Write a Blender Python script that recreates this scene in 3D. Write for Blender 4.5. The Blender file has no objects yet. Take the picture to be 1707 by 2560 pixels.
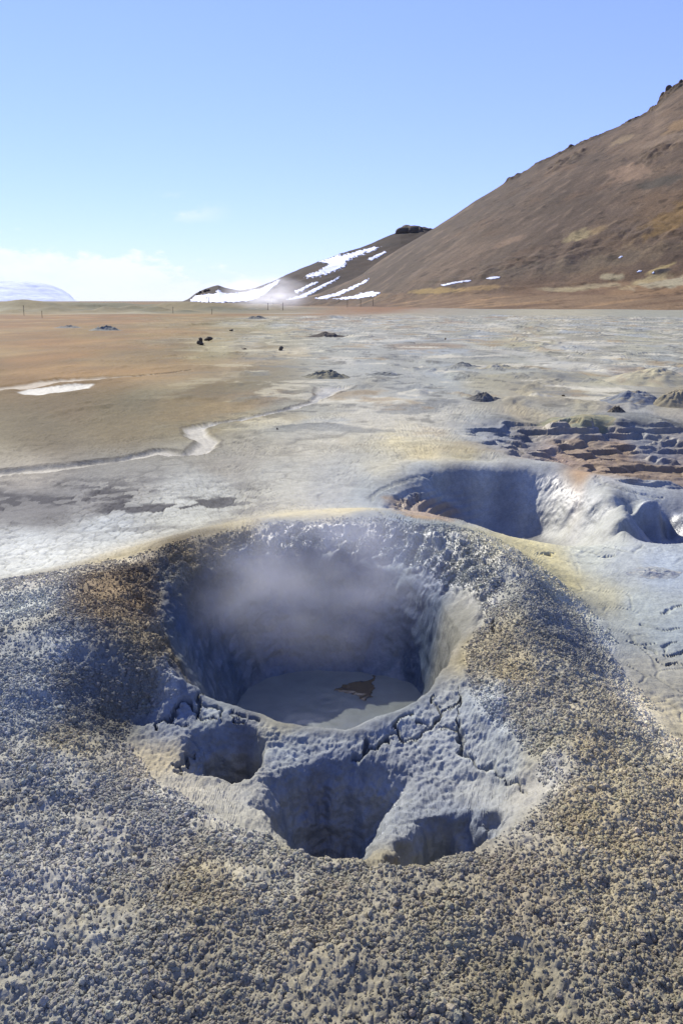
import bpy, math, random, time
import numpy as np
from mathutils import Vector, Quaternion

T0 = time.time()
SC = bpy.context.scene
COL = SC.collection
R = math.radians
# ------------------------------------------------------------------ camera
H = 1.8                                  # eye height above the plain
F, CX, CY = 1952.0, 853.5, 1280.0        # focal length and centre in photo pixels
PITCH = R(15.12)
cP, sP = math.cos(PITCH), math.sin(PITCH)
cam_data = bpy.data.cameras.new('camera')
cam_data.sensor_fit = 'VERTICAL'
cam_data.sensor_height = 23.6
cam_data.lens = F / 2560.0 * 23.6
cam_data.clip_start = 0.05
cam_data.clip_end = 60000
cam = bpy.data.objects.new('camera', cam_data)
cam.location = (0, 0, H)
cam.rotation_euler = (R(90) - PITCH, 0, 0)
COL.objects.link(cam)
SC.camera = cam
# ------------------------------------------------------------------ sky, sun, exposure
SUN_EL, SUN_AZ = 36.0, -30.0             # azimuth from +Y, negative = to the left
world = bpy.data.worlds.new('World')
SC.world = world
world.use_nodes = True
wn, wl = world.node_tree.nodes, world.node_tree.links
wn.clear()
w_out = wn.new('ShaderNodeOutputWorld')
w_bg = wn.new('ShaderNodeBackground')
w_bg.inputs['Strength'].default_value = 0.10
sky = wn.new('ShaderNodeTexSky')
sky.sky_type = 'NISHITA'
sky.sun_disc = False
sky.sun_elevation = R(SUN_EL)
sky.sun_rotation = R(SUN_AZ)
sky.altitude = 350
sky.air_density = 1.0
sky.dust_density = 0.0
sky.ozone_density = 2.2
# thin clouds low over the left horizon
tc = wn.new('ShaderNodeTexCoord')
sep = wn.new('ShaderNodeSeparateXYZ')
wl.new(tc.outputs['Generated'], sep.inputs[0])
mp = wn.new('ShaderNodeMapping')
mp.inputs['Scale'].default_value = (17, 17, 40)
wl.new(tc.outputs['Generated'], mp.inputs[0])
cn = wn.new('ShaderNodeTexNoise')
cn.inputs['Scale'].default_value = 1.0
cn.inputs['Detail'].default_value = 9
cn.inputs['Roughness'].default_value = 0.62
wl.new(mp.outputs[0], cn.inputs['Vector'])


def wmath(op, a, b=None, c=None, clamp=False):
    n = wn.new('ShaderNodeMath')
    n.operation = op
    n.use_clamp = clamp
    for i, v in enumerate((a, b, c)):
        if v is None:
            continue
        if isinstance(v, (int, float)):
            n.inputs[i].default_value = v
        else:
            wl.new(v, n.inputs[i])
    return n.outputs[0]


def wramp(v, a, b, lo=0.0, hi=1.0):
    n = wn.new('ShaderNodeMapRange')
    n.interpolation_type = 'SMOOTHSTEP'
    n.inputs[1].default_value, n.inputs[2].default_value = a, b
    n.inputs[3].default_value, n.inputs[4].default_value = lo, hi
    wl.new(v, n.inputs[0])
    return n.outputs[0]


# the bank's top edge sinks from the left towards the hills
top_ = wmath('MULTIPLY_ADD', sep.outputs['X'], -0.150, 0.010)
top_ = wmath('ADD', top_, wmath('MULTIPLY_ADD', cn.outputs['Fac'], 0.10, -0.05))
over = wmath('SUBTRACT', sep.outputs['Z'], top_)
bank = wmath('MULTIPLY', wramp(over, -0.012, 0.003, 1, 0), wramp(sep.outputs['X'], -0.16, -0.04, 1, 0))
thr = wramp(cn.outputs['Fac'], 0.3, 0.6)
bank = wmath('MULTIPLY', bank, wmath('MULTIPLY_ADD', thr, 0.5, 0.5))
puffband = wmath('MULTIPLY', wramp(sep.outputs['Z'], 0.085, 0.10), wramp(sep.outputs['Z'], 0.11, 0.125, 1, 0))
puffx = wmath('MULTIPLY', wramp(sep.outputs['X'], -0.24, -0.20), wramp(sep.outputs['X'], -0.19, -0.12, 1, 0))
puff = wmath('MULTIPLY', wmath('MULTIPLY', puffband, puffx), wramp(cn.outputs['Fac'], 0.47, 0.62))
cloud = wmath('ADD', wmath('MULTIPLY', bank, 0.9), wmath('MULTIPLY', puff, 0.4), clamp=True)
front = wramp(sep.outputs['Y'], 0.0, 0.3)
cloud = wmath('MULTIPLY', cloud, front)
cmix = wn.new('ShaderNodeMix')
cmix.data_type = 'RGBA'
wl.new(cloud, cmix.inputs[0])
cmix.inputs[7].default_value = (6.2, 6.4, 6.8, 1)
tint = wn.new('ShaderNodeVectorMath')
tint.operation = 'MULTIPLY'
tint.inputs[1].default_value = (1.16, 1.28, 2.55)      # camera white balance set for the sun
soft = wn.new('ShaderNodeGamma')                       # a long-toned sky, as the photograph holds it
soft.inputs[1].default_value = 0.65
wl.new(sky.outputs[0], soft.inputs[0])
wl.new(soft.outputs[0], tint.inputs[0])
wl.new(tint.outputs[0], cmix.inputs[6])
wl.new(cmix.outputs[2], w_bg.inputs['Color'])
wl.new(w_bg.outputs[0], w_out.inputs['Surface'])

sun_data = bpy.data.lights.new('sun', 'SUN')
sun_data.energy = 4.6
sun_data.angle = R(0.5)
sun_data.color = (1.0, 0.95, 0.86)
sun = bpy.data.objects.new('sun', sun_data)
az, el = R(SUN_AZ), R(SUN_EL)
SDIR = Vector((math.sin(az) * math.cos(el), math.cos(az) * math.cos(el), math.sin(el)))
sun.rotation_euler = SDIR.to_track_quat('Z', 'Y').to_euler()
sun.location = SDIR * 60
COL.objects.link(sun)
SC.view_settings.view_transform = 'Standard'
SC.view_settings.look = 'None'
SC.view_settings.exposure = 0.75
SC.view_settings.gamma = 1
SC.view_settings.use_curve_mapping = False
SC.cycles.use_denoising = True
SC.cycles.volume_step_rate = 1.0
SC.cycles.volume_max_steps = 96
SC.cycles.max_bounces = 6
SC.cycles.volume_bounces = 2
SC.cycles.transparent_max_bounces = 8

# ------------------------------------------------------------------ numeric helpers
rng = np.random.default_rng(11)
random.seed(11)


def ray(px, py):
    a = (px - CX) / F
    b = (CY - py) / F
    return np.array([a, cP + b * sP, -sP + b * cP])


def at(px, py, z=0.0):
    d = ray(px, py)
    t = (z - H) / d[2]
    return np.array([d[0] * t, d[1] * t, z])


def at_range(px, py, rng_):
    d = ray(px, py)
    t = rng_ / math.hypot(d[0], d[1])
    return np.array([d[0] * t, d[1] * t, H + d[2] * t])


def proj(x, y, z):
    zc = z - H
    dep = np.maximum(y * cP - zc * sP, 1e-3)
    return CX + F * x / dep, CY - F * (y * sP + zc * cP) / dep


_hr = np.random.default_rng(5)
PERM = np.concatenate([_hr.permutation(1024)] * 3).astype(np.int32)
_a = _hr.random(1024) * 2 * np.pi
G2 = np.stack([np.cos(_a), np.sin(_a)], 1).astype(np.float32)
_g = _hr.normal(size=(1024, 3))
G3 = (_g / np.linalg.norm(_g, axis=1, keepdims=True)).astype(np.float32)
RND = _hr.random((1024, 3)).astype(np.float32)


def n2(x, y, seed=0):
    x = np.asarray(x, np.float64) + seed * 17.31
    y = np.asarray(y, np.float64) - seed * 9.77
    xi, yi = np.floor(x), np.floor(y)
    fx, fy = (x - xi).astype(np.float32), (y - yi).astype(np.float32)
    xi, yi = xi.astype(np.int64), yi.astype(np.int64)
    u, v = fx * fx * fx * (fx * (fx * 6 - 15) + 10), fy * fy * fy * (fy * (fy * 6 - 15) + 10)

    def g(dx, dy):
        k = PERM[PERM[(xi + dx) & 1023] + ((yi + dy) & 1023)]
        return G2[k, 0] * (fx - dx) + G2[k, 1] * (fy - dy)
    a = g(0, 0) * (1 - u) + g(1, 0) * u
    b = g(0, 1) * (1 - u) + g(1, 1) * u
    return (a * (1 - v) + b * v) * 1.45


def fb2(x, y, o=4, seed=0, gain=0.5):
    s, amp, tot = 0, 1.0, 0
    for i in range(o):
        s = s + amp * n2(x * 2 ** i, y * 2 ** i, seed + i * 3)
        tot += amp
        amp *= gain
    return s / tot


def n3(x, y, z, seed=0):
    x, y, z = x + seed * 7.13, y - seed * 3.7, z + seed * 5.1
    xi, yi, zi = np.floor(x), np.floor(y), np.floor(z)
    fx, fy, fz = (x - xi).astype(np.float32), (y - yi).astype(np.float32), (z - zi).astype(np.float32)
    xi, yi, zi = xi.astype(np.int64), yi.astype(np.int64), zi.astype(np.int64)
    u, v, w = [f * f * (3 - 2 * f) for f in (fx, fy, fz)]

    def g(dx, dy, dz):
        k = PERM[PERM[PERM[(xi + dx) & 1023] + ((yi + dy) & 1023)] + ((zi + dz) & 1023)]
        return G3[k, 0] * (fx - dx) + G3[k, 1] * (fy - dy) + G3[k, 2] * (fz - dz)
    r = 0
    for dz, wz in ((0, 1 - w), (1, w)):
        a = g(0, 0, dz) * (1 - u) + g(1, 0, dz) * u
        b = g(0, 1, dz) * (1 - u) + g(1, 1, dz) * u
        r = r + (a * (1 - v) + b * v) * wz
    return r * 1.5


def fb3(x, y, z, o=3, seed=0, gain=0.5):
    s, amp, tot = 0, 1.0, 0
    for i in range(o):
        k = 2 ** i
        s = s + amp * n3(x * k, y * k, z * k, seed + 4 * i)
        tot += amp
        amp *= gain
    return s / tot


def wor2(x, y, seed=0):
    """F1, F2 and a random number per cell."""
    x, y = x + seed * 13.7, y - seed * 5.9
    xi, yi = np.floor(x).astype(np.int64), np.floor(y).astype(np.int64)
    f1 = np.full(x.shape, 9.0, np.float32)
    f2 = f1.copy()
    cid = np.zeros(x.shape, np.float32)
    for dx in (-1, 0, 1):
        for dy in (-1, 0, 1):
            k = PERM[PERM[(xi + dx) & 1023] + ((yi + dy) & 1023)]
            d = np.hypot(xi + dx + RND[k, 0] - x, yi + dy + RND[k, 1] - y).astype(np.float32)
            m = d < f1
            f2 = np.where(m, f1, np.minimum(f2, d))
            cid = np.where(m, RND[k, 2], cid)
            f1 = np.where(m, d, f1)
    return f1, f2, cid


def sst(a, b, x):
    t = np.clip((x - a) / (b - a), 0, 1)
    return t * t * (3 - 2 * t)


def seg_dist(x, y, poly, closed=False):
    """distance to a polyline and the position along it (0..1)."""
    p = np.asarray(poly, float)[:, :2]
    if closed:
        p = np.vstack([p, p[:1]])
    best = np.full(np.shape(x), 1e9)
    along = np.zeros(np.shape(x))
    n = len(p) - 1
    for i in range(n):
        a, b = p[i], p[i + 1]
        d = b - a
        t = np.clip(((x - a[0]) * d[0] + (y - a[1]) * d[1]) / max(d @ d, 1e-12), 0, 1)
        q = np.hypot(x - a[0] - t * d[0], y - a[1] - t * d[1])
        m = q < best
        best = np.where(m, q, best)
        along = np.where(m, (i + t) / n, along)
    return best, along


def inside(x, y, poly):
    p = np.asarray(poly, float)[:, :2]
    c = np.zeros(np.shape(x), bool)
    j = len(p) - 1
    for i in range(len(p)):
        xi, yi, xj, yj = p[i, 0], p[i, 1], p[j, 0], p[j, 1]
        dy = yj - yi if abs(yj - yi) > 1e-12 else 1e-12
        c ^= ((yi > y) != (yj > y)) & (x < (xj - xi) * (y - yi) / dy + xi)
        j = i
    return c


def sdf(x, y, poly):
    """signed distance, negative inside."""
    d, _ = seg_dist(x, y, poly, True)
    return np.where(inside(x, y, poly), -d, d)


def srgb(c):
    c = np.asarray(c, float) / 255.0
    return np.where(c <= 0.04045, c / 12.92, ((c + 0.055) / 1.055) ** 2.4)
# ------------------------------------------------------------------ near relief: heights surveyed at points, smooth surface through them
PTS = []


def P(*pts):
    for px, py, z in pts:
        PTS.append(at(px, py, z))


def W(*pts):
    for p in pts:
        PTS.append(np.array(p, float))


def L(pts, step=0.12, world=False):
    q = [np.array(p, float) if world else at(*p) for p in pts]
    for a, b in zip(q[:-1], q[1:]):
        n = max(1, int(np.linalg.norm((b - a)[:2]) / step))
        for i in range(n):
            PTS.append(a + (b - a) * i / n)
    PTS.append(q[-1])


# mound: back crest, shoulders, flanks
L([(330, 1398, .25), (430, 1364, .28), (560, 1334, .30), (700, 1315, .28), (830, 1308, .28), (960, 1312, .28),
   (1100, 1324, .29), (1220, 1348, .31), (1290, 1398, .31), (1320, 1470, .29), (1320, 1560, .27)])
P((600, 1288, .02), (850, 1268, .02), (400, 1340, .03), (1010, 1283, .02), (250, 1375, .05), (150, 1412, .04), (0, 1440, .03),
  (-150, 1460, .05), (1370, 1395, .03), (1420, 1460, .02), (1500, 1540, .0), (1560, 1650, .0), (1630, 1760, .02), (1720, 1850, .03),
  (1480, 1640, .1), (1560, 1760, .1), (1640, 1860, .12), (1420, 1560, .16), (1400, 1640, .2), (1330, 1650, .24),
  (1380, 1500, .15), (1450, 1700, .17))
# left shoulder
L([(240, 1438, .28), (300, 1520, .29), (360, 1600, .27), (430, 1688, .2), (480, 1732, .13)])
P((130, 1470, .27), (40, 1520, .22), (-100, 1560, .2), (150, 1560, .33), (60, 1620, .28), (-80, 1700, .25), (200, 1620, .29),
  (100, 1700, .27), (0, 1780, .24), (210, 1700, .21), (300, 1700, .17), (400, 1740, .12), (300, 1790, .07), (380, 1790, .06),
  (230, 1790, .13), (130, 1820, .2))
# bowl inside: the band of clods, then the break to the steep pit
L([(480, 1735, .12), (440, 1640, .12), (470, 1560, .1), (520, 1505, .09), (600, 1472, .08), (700, 1452, .07), (850, 1440, .06),
   (940, 1436, .06), (1000, 1446, .06), (1050, 1470, .075), (1095, 1505, .10), (1130, 1550, .125), (1146, 1600, .145)], .1)
P((400, 1480, .2), (500, 1425, .2), (620, 1390, .2), (760, 1370, .19), (900, 1365, .18), (1050, 1370, .2), (1180, 1420, .23), (1140, 1480, .17), (1165, 1540, .17),
  (1220, 1500, .22), (1210, 1570, .2), (380, 1560, .2), (410, 1620, .17))
# front lip of the pit
L([(480, 1735, .115), (520, 1747, .10), (600, 1773, .09), (700, 1806, .08), (800, 1826, .08), (870, 1831, .08), (950, 1802, .1),
   (1050, 1750, .12), (1110, 1690, .14), (1142, 1640, .145), (1165, 1598, .16)], .1)
# saddle and the dish in front of it (the pits themselves are cut below)
P((560, 1795, .085), (480, 1790, .065), (450, 1815, .06), (700, 1835, .065), (760, 1850, .06), (870, 1862, .058), (980, 1830, .075),
  (1080, 1790, .1), (1150, 1730, .14), (1200, 1690, .19), (1000, 1890, .04), (1100, 1860, .07), (1200, 1840, .11), (1270, 1855, .15),
  (1330, 1880, .18), (1150, 1930, .05), (1250, 1930, .085), (1330, 1960, .13), (880, 1910, .03), (1050, 1950, .03), (760, 1930, .03), (1150, 2000, .03), (1250, 2000, .07),
  (1000, 2060, .02), (1100, 2080, .05), (1200, 2080, .1), (850, 2050, .03), (800, 2100, .09), (950, 2120, .1), (1050, 2125, .12))
L([(310, 1862, .07), (380, 1935, .09), (470, 2002, .115), (560, 2052, .135), (620, 2081, .15), (720, 2122, .17), (800, 2146, .185),
   (900, 2160, .19), (1000, 2168, .195), (1100, 2156, .2), (1200, 2122, .2), (1290, 2066, .2), (1350, 2010, .2), (1390, 1950, .22),
   (1370, 1890, .22)], .08)
P((500, 1960, .055), (430, 1930, .06), (580, 1985, .05), (640, 2030, .07), (690, 2075, .08), (650, 1960, .04), (380, 1880, .05), (560, 1900, .045), (470, 1870, .045))
# field in front
P((310, 2150, .17), (150, 1900, .19), (240, 1860, .13), (0, 1950, .22), (150, 2050, .19), (0, 2300, .2), (300, 2000, .16), (500, 2250, .2),
  (800, 2250, .215), (1100, 2250, .225), (1400, 2150, .235), (1650, 2000, .2), (1500, 1900, .23), (1420, 1800, .22), (1600, 1920, .17),
  (1730, 2050, .18), (0, 2560, .16), (400, 2560, .18), (853, 2560, .2), (1300, 2560, .21), (1720, 2560, .2), (1720, 2250, .2), (853, 2400, .21),
  (1300, 2400, .22), (450, 2400, .2), (1330, 1760, .22), (1280, 1690, .225), (1230, 1760, .2), (1180, 1660, .18))
for x in (-3, -1.5, -.5, .5, 1.5, 3):
    W((x, .2, .16), (x, .9, .18) if abs(x) < 2 else (x, .9, .12))
W((-3, 2, .12), (-3, 3, .1), (-4, 4, .02), (3, 2, .08), (3, 3, .03), (-5, 2, 0), (4.5, 2, 0), (2.6, 4, 0), (-3, 5, .01))
# second crater
L([(930, 1258, .0), (965, 1232, .01), (1020, 1208, .02), (1110, 1190, .03), (1200, 1182, .03), (1300, 1178, .03), (1400, 1178, .03),
   (1470, 1205, .04), (1530, 1240, .04), (1562, 1262, .03), (1560, 1300, .0), (1556, 1350, -.02)], .2)
P((985, 1268, -.05), (1040, 1285, -.13), (1030, 1240, -.06), (1100, 1230, -.12), (1100, 1270, -.22), (1200, 1225, -.13), (1200, 1260, -.26),
  (1200, 1300, -.38), (1320, 1225, -.14), (1320, 1265, -.27), (1320, 1310, -.42), (1250, 1335, -.47), (1360, 1330, -.46),
  (1420, 1220, -.06), (1420, 1270, -.2), (1420, 1310, -.33), (1480, 1260, -.06), (1480, 1300, -.18), (1480, 1340, -.27), (1530, 1300, -.04),
  (1530, 1345, -.09), (1400, 1345, -.42), (1120, 1300, -.3))
L([(1000, 1284, .0), (1060, 1300, .0), (1240, 1342, .0), (1330, 1352, .0), (1390, 1361, .0), (1480, 1366, .0), (1560, 1366, .0),
   (1640, 1362, .0), (1720, 1356, .0), (1850, 1345, .0)], .25)
W((1.2, 6.35, -.42), (1.6, 6.3, -.44), (1.9, 6.4, -.4), (.8, 6.7, -.3), (1.9, 7.0, -.48), (1.5, 7.0, -.48))
# third hollow at the right
L([(1562, 1262, .03), (1600, 1262, .0), (1650, 1262, .0), (1720, 1262, .0), (1800, 1275, 0), (1850, 1300, 0)], .2)
P((1585, 1285, -.10), (1650, 1285, -.10), (1720, 1285, -.10), (1590, 1310, -.18), (1650, 1310, -.19), (1720, 1310, -.19), (1600, 1335, -.26), (1660, 1335, -.27), (1720, 1335, -.27), (1600, 1350, -.29), (1680, 1350, -.3))
W((2.45, 6.25, -.3), (2.75, 6.15, -.34), (3.1, 6.3, -.3), (3.5, 6.4, -.15), (3.8, 6.8, 0), (3.5, 7.6, 0))

# cracked pit behind
L([(1130, 1068, .0), (1170, 1100, .0), (1240, 1130, .0), (1300, 1147, .02), (1400, 1158, .06), (1470, 1185, .06), (1550, 1212, .04), (1640, 1228, .0), (1760, 1240, 0)], .3)
L([(1130, 1066, .0), (1240, 1050, .0), (1400, 1052, .0), (1550, 1048, .0), (1760, 1050, .0), (1900, 1060, 0)], .5)
P((1220, 1085, -.1), (1260, 1110, -.12), (1330, 1090, -.2), (1330, 1125, -.2), (1400, 1085, -.22), (1400, 1110, -.26), (1420, 1140, -.3),
  (1500, 1085, -.22), (1500, 1120, -.3), (1500, 1155, -.38), (1560, 1180, -.45), (1600, 1085, -.2), (1600, 1130, -.33), (1620, 1170, -.45),
  (1650, 1195, -.5), (1720, 1080, -.2), (1720, 1130, -.35), (1720, 1180, -.48), (1720, 1200, -.52), (1850, 1120, -.3), (1850, 1180, -.4), (2000, 1130, 0))
W((4.1, 8.6, -.5), (3.6, 8.5, -.45), (3.2, 8.75, -.4), (2.75, 9.0, -.3), (4.6, 8.4, -.5))
# plain
P((100, 1300, 0), (400, 1200, 0), (100, 1150, -.02), (700, 1150, .02), (900, 1100, .05), (1000, 1150, .05), (850, 1190, .03), (1000, 1000, .03),
  (500, 1050, 0), (700, 1230, .02), (1150, 1120, .06), (1080, 1130, .08), (1200, 1155, .04), (1300, 1010, .03), (1600, 1015, .02), (300, 1100, -.01),
  (1600, 1500, 0), (1650, 1400, 0), (1500, 1420, 0), (1450, 1390, 0), (1700, 1600, -.01), (1700, 1700, 0), (900, 1215, .02), (-200, 1200, 0))
for x in (-6, -4, -2, 0, 2, 4, 7, 9):
    W((x, 13.2, .0), (x, 15.5, .0))
for y in (1, 3, 5, 7, 9, 11):
    W((-7, y, 0), (8, y, 0))
PTS = np.array(PTS)
# thin out points that nearly coincide in plan
keep = []
for i, p in enumerate(PTS):
    if all(np.hypot(*(p - PTS[j])[:2]) > 0.035 for j in keep):
        keep.append(i)
PTS = PTS[keep]
C2 = 0.04 ** 2
GX0, GX1, GY0, GY1, GS = -6.6, 8.0, 0.1, 15.2, 0.02


def rbf_fit(p):
    n = len(p)
    D = np.sqrt((p[:, None, 0] - p[None, :, 0]) ** 2 + (p[:, None, 1] - p[None, :, 1]) ** 2 + C2)
    A = np.zeros((n + 1, n + 1))
    A[:n, :n] = -D
    A[np.arange(n), np.arange(n)] += 0.0008
    A[:n, n] = A[n, :n] = 1
    return np.linalg.solve(A, np.concatenate([p[:, 2], [0]]))


wts = rbf_fit(PTS)
gx = np.arange(GX0, GX1, GS)
gy = np.arange(GY0, GY1, GS)
HB = np.zeros((len(gy), len(gx)), np.float32)
pxs, pys, ww = PTS[:, 0].astype(np.float32), PTS[:, 1].astype(np.float32), wts[:-1].astype(np.float32)
dx2 = (gx.astype(np.float32)[:, None] - pxs[None, :]) ** 2 + np.float32(C2)
for j, y in enumerate(gy.astype(np.float32)):
    HB[j] = -(np.sqrt(dx2 + ((y - pys) ** 2)[None, :]) @ ww) + wts[-1]


def smooth(a, n):
    for _ in range(n):
        b = np.pad(a, 1, mode='edge')
        a = (b[:-2, 1:-1] + b[2:, 1:-1] + b[1:-1, :-2] + b[1:-1, 2:] + 2 * a) / 6
    return a




def up2(a):
    """twice the resolution along the first axis, cubic"""
    p = np.pad(a, ((1, 2), (0, 0)), mode='edge')
    midv = (-p[:-3] + 9 * p[1:-2] + 9 * p[2:-1] - p[3:]) / 16
    o = np.empty((a.shape[0] * 2 - 1, a.shape[1]), a.dtype)
    o[::2] = a
    o[1::2] = midv[:a.shape[0] - 1]
    return o


HB = smooth(HB, 2)
HB = up2(up2(HB).T).T.copy()
GS *= .5
gx = GX0 + GS * np.arange(HB.shape[1])
gy = GY0 + GS * np.arange(HB.shape[0])
VX, VY = np.meshgrid(gx, gy)


def carve(outline, depth, wall, power=1.0, wobble=.03, freq=5, seed=0, floor=None):
    """cut a pit: outline given where the photo shows the edge (px, py, z there)"""
    p = np.array([at(*q) if len(q) == 3 else at(*q, .08) for q in outline])
    m = (VX > p[:, 0].min() - .4) & (VX < p[:, 0].max() + .4) & (VY > p[:, 1].min() - .4) & (VY < p[:, 1].max() + .4)
    x_, y_ = VX[m], VY[m]
    s_ = sdf(x_, y_, p) + wobble * fb2(x_ * freq, y_ * freq, 3, seed)
    q_ = np.clip(-s_ / (wall(x_) if callable(wall) else wall), 0, 1)
    prof_ = np.sin(np.clip(q_, 0, 1) * math.pi / 2) ** (2 * power)
    if floor is None:
        HB[m] -= depth * prof_
    else:
        HB[m] = HB[m] + (np.minimum(floor, HB[m]) - HB[m]) * prof_
    return p


# main pit: lip in front, break of slope at the sides and the back
PIT_EDGE = [(480, 1733, .115), (520, 1747, .10), (600, 1773, .09), (700, 1806, .08), (800, 1826, .08), (870, 1831, .08), (950, 1802, .1), (1050, 1752, .12), (1095, 1705, .13), (1130, 1645, .14), (1146, 1600, .145),
            (1136, 1545, .13), (1105, 1495, .11), (1055, 1452, .10), (980, 1420, .10), (900, 1404, .12), (800, 1400, .125), (690, 1404, .13), (570, 1420, .135), (480, 1450, .15), (415, 1492, .175), (395, 1550, .185),
            (412, 1620, .17), (445, 1690, .145)]
carve(PIT_EDGE, 0, lambda x_: .52 - .36 * sst(.05, .5, x_), .85, .028, 3.5, 301, floor=-.6)
# the two pits of the hollow, a lit tongue of mud between them
carve([(660, 2065, .07), (625, 2010, .06), (660, 1945, .04), (780, 1898, .03), (900, 1900, .03), (985, 1912, .035), (1040, 1925, .04), (1050, 1960, .03), (1000, 2010, .02), (975, 2060, .03), (955, 2120, .1), (935, 2158, .185),
       (850, 2152, .185), (760, 2134, .18), (715, 2112, .165)], .42, .27, .8, .055, 8, 302)
carve([(985, 2100, .08), (1040, 2045, .03), (1110, 2025, .03), (1180, 2030, .05), (1240, 2030, .08), (1285, 2045, .13), (1255, 2085, .17), (1190, 2118, .195), (1100, 2150, .195), (1000, 2163, .19), (950, 2160, .19)], .30, .13, .8, .05, 9, 303)
# the vent hole in its scoop
carve([(425, 1925, .055), (455, 1860, .05), (470, 1825, .06), (520, 1806, .07), (600, 1806, .075), (650, 1822, .07), (672, 1865, .065), (657, 1908, .06), (625, 1938, .055), (575, 1950, .05), (520, 1938, .05)], .10, .10, .8, .015, 9, 304)
carve([(510, 1905, .0), (500, 1880, .0), (530, 1868, 0), (620, 1866, 0), (664, 1872, .02), (655, 1908, .055), (625, 1938, .055), (575, 1949, .05), (535, 1938, .04)], .20, .06, .8, .01, 9, 305)
HB = smooth(HB, 1)


def hb(x, y):
    """relief of the near field, faded to the level plain at its border"""
    u = np.clip((x - GX0) / GS, 0, len(gx) - 2.001)
    v = np.clip((y - GY0) / GS, 0, len(gy) - 2.001)
    i, j = u.astype(np.int64), v.astype(np.int64)
    fu, fv = u - i, v - j
    h = (HB[j, i] * (1 - fu) + HB[j, i + 1] * fu) * (1 - fv) + (HB[j + 1, i] * (1 - fu) + HB[j + 1, i + 1] * fu) * fv
    e = np.minimum(np.minimum(x - GX0, GX1 - x) / 1.5, (GY1 - y) / 2.0)
    e = np.minimum(e, (y + 1.0) / 1.0)
    return h * sst(0, 1, e)


def hit(px, py):
    """the point of the relief that this photo pixel shows"""
    d = ray(px, py)
    t0, t1 = (H - .5) / -d[2] if d[2] < -1e-4 else 9e3, (H + .75) / -d[2] if d[2] < -1e-4 else 1e4
    t = np.linspace(t0, t1, 1600)
    x, y, z = d[0] * t, d[1] * t, H + d[2] * t
    below = np.nonzero(z < hb(x, y))[0]
    k = below[0] if len(below) else len(t) // 2
    return np.array([x[k], y[k], z[k]])


def hits(pts):
    return np.array([hit(*p[:2]) for p in pts])


# ------------------------------------------------------------------ outlines in plan
POLY_MOUND = hits([(-350, 1490), (-150, 1465), (0, 1450), (150, 1425), (330, 1388), (450, 1352), (560, 1328), (700, 1304), (830, 1296), (960, 1300), (1100, 1312),
                   (1220, 1338), (1300, 1385), (1400, 1452), (1490, 1545), (1550, 1650), (1615, 1760), (1720, 1868), (1900, 2000)])
POLY_MOUND = np.vstack([POLY_MOUND, [[2.6, .3, 0], [1.5, -.6, 0], [-1.5, -.6, 0], [-3.2, .4, 0]]])
POLY_SMOOTH = hits([(400, 1480), (520, 1410), (640, 1385), (800, 1372), (950, 1380), (1060, 1420), (1120, 1470), (1200, 1480), (1215, 1545), (1160, 1620),
                    (1170, 1700), (1200, 1770), (1290, 1840), (1345, 1900), (1375, 1970), (1350, 2012), (1290, 2070), (1200, 2126), (1100, 2160),
                    (1000, 2172), (900, 2164), (800, 2150), (720, 2126), (620, 2085), (470, 2005), (380, 1938), (310, 1860), (330, 1800), (400, 1755),
                    (440, 1725), (430, 1660), (400, 1580)])
POLY_BOWL = hits([(300, 1450), (340, 1410), (430, 1368), (560, 1338), (700, 1313), (830, 1304), (960, 1308), (1100, 1322), (1215, 1347), (1270, 1400), (1250, 1480),
                  (1225, 1550), (1166, 1600), (1142, 1642), (1110, 1692), (1050, 1752), (950, 1805), (870, 1832), (800, 1828), (700, 1808), (600, 1775), (520, 1749),
                  (480, 1738), (430, 1690), (365, 1600), (320, 1530)])
POLY_HOLE = hits([(455, 1907), (520, 1937), (575, 1949), (625, 1937), (657, 1906), (672, 1868), (655, 1828), (600, 1806), (520, 1802), (450, 1818), (425, 1850), (415, 1890)])
POLY_HOLLOW = hits([(700, 1880), (850, 1868), (1000, 1860), (1120, 1880), (1250, 1900), (1340, 1930), (1372, 1970), (1350, 2010), (1290, 2067), (1200, 2123), (1100, 2157),
                    (1000, 2169), (900, 2161), (800, 2147), (720, 2123), (640, 2085), (640, 1980)])
POLY_C2 = hits([(930, 1262), (965, 1228), (1020, 1203), (1110, 1186), (1200, 1178), (1300, 1174), (1400, 1174), (1475, 1203), (1530, 1238), (1562, 1262), (1562, 1300),
                (1558, 1364), (1480, 1364), (1390, 1359), (1330, 1350), (1240, 1340), (1060, 1297), (990, 1280)])
POLY_C3 = hits([(1564, 1262), (1650, 1258), (1760, 1258), (1850, 1290), (1850, 1340), (1720, 1354), (1640, 1360), (1563, 1364)])
POLY_PIT = hits([(1125, 1068), (1240, 1047), (1400, 1049), (1550, 1045), (1760, 1047), (1950, 1070), (1950, 1220), (1760, 1243), (1640, 1230), (1550, 1214), (1470, 1187), (1400, 1160),
                 (1300, 1149), (1240, 1132), (1170, 1102)])
STREAM = hits([(-250, 1205), (-60, 1190), (80, 1178), (220, 1160), (330, 1145), (400, 1128), (440, 1133), (480, 1132), (510, 1118), (520, 1100), (490, 1085), (490, 1068), (530, 1058), (600, 1047), (680, 1030),
               (760, 1013), (800, 995), (815, 982), (850, 962), (900, 945)])
STREAM_W = np.array([.16, .16, .15, .13, .12, .12, .12, .14, .14, .13, .14, .15, .09, .07, .07, .08, .10, .18, .4, .7])
BROOK = hits([(-300, 990), (-40, 975), (60, 965), (120, 952), (200, 948), (260, 944), (330, 940), (420, 932), (480, 925)])
BROOK_W = np.array([.4, .35, .3, .28, .3, .26, .10, .08, .06])
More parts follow.
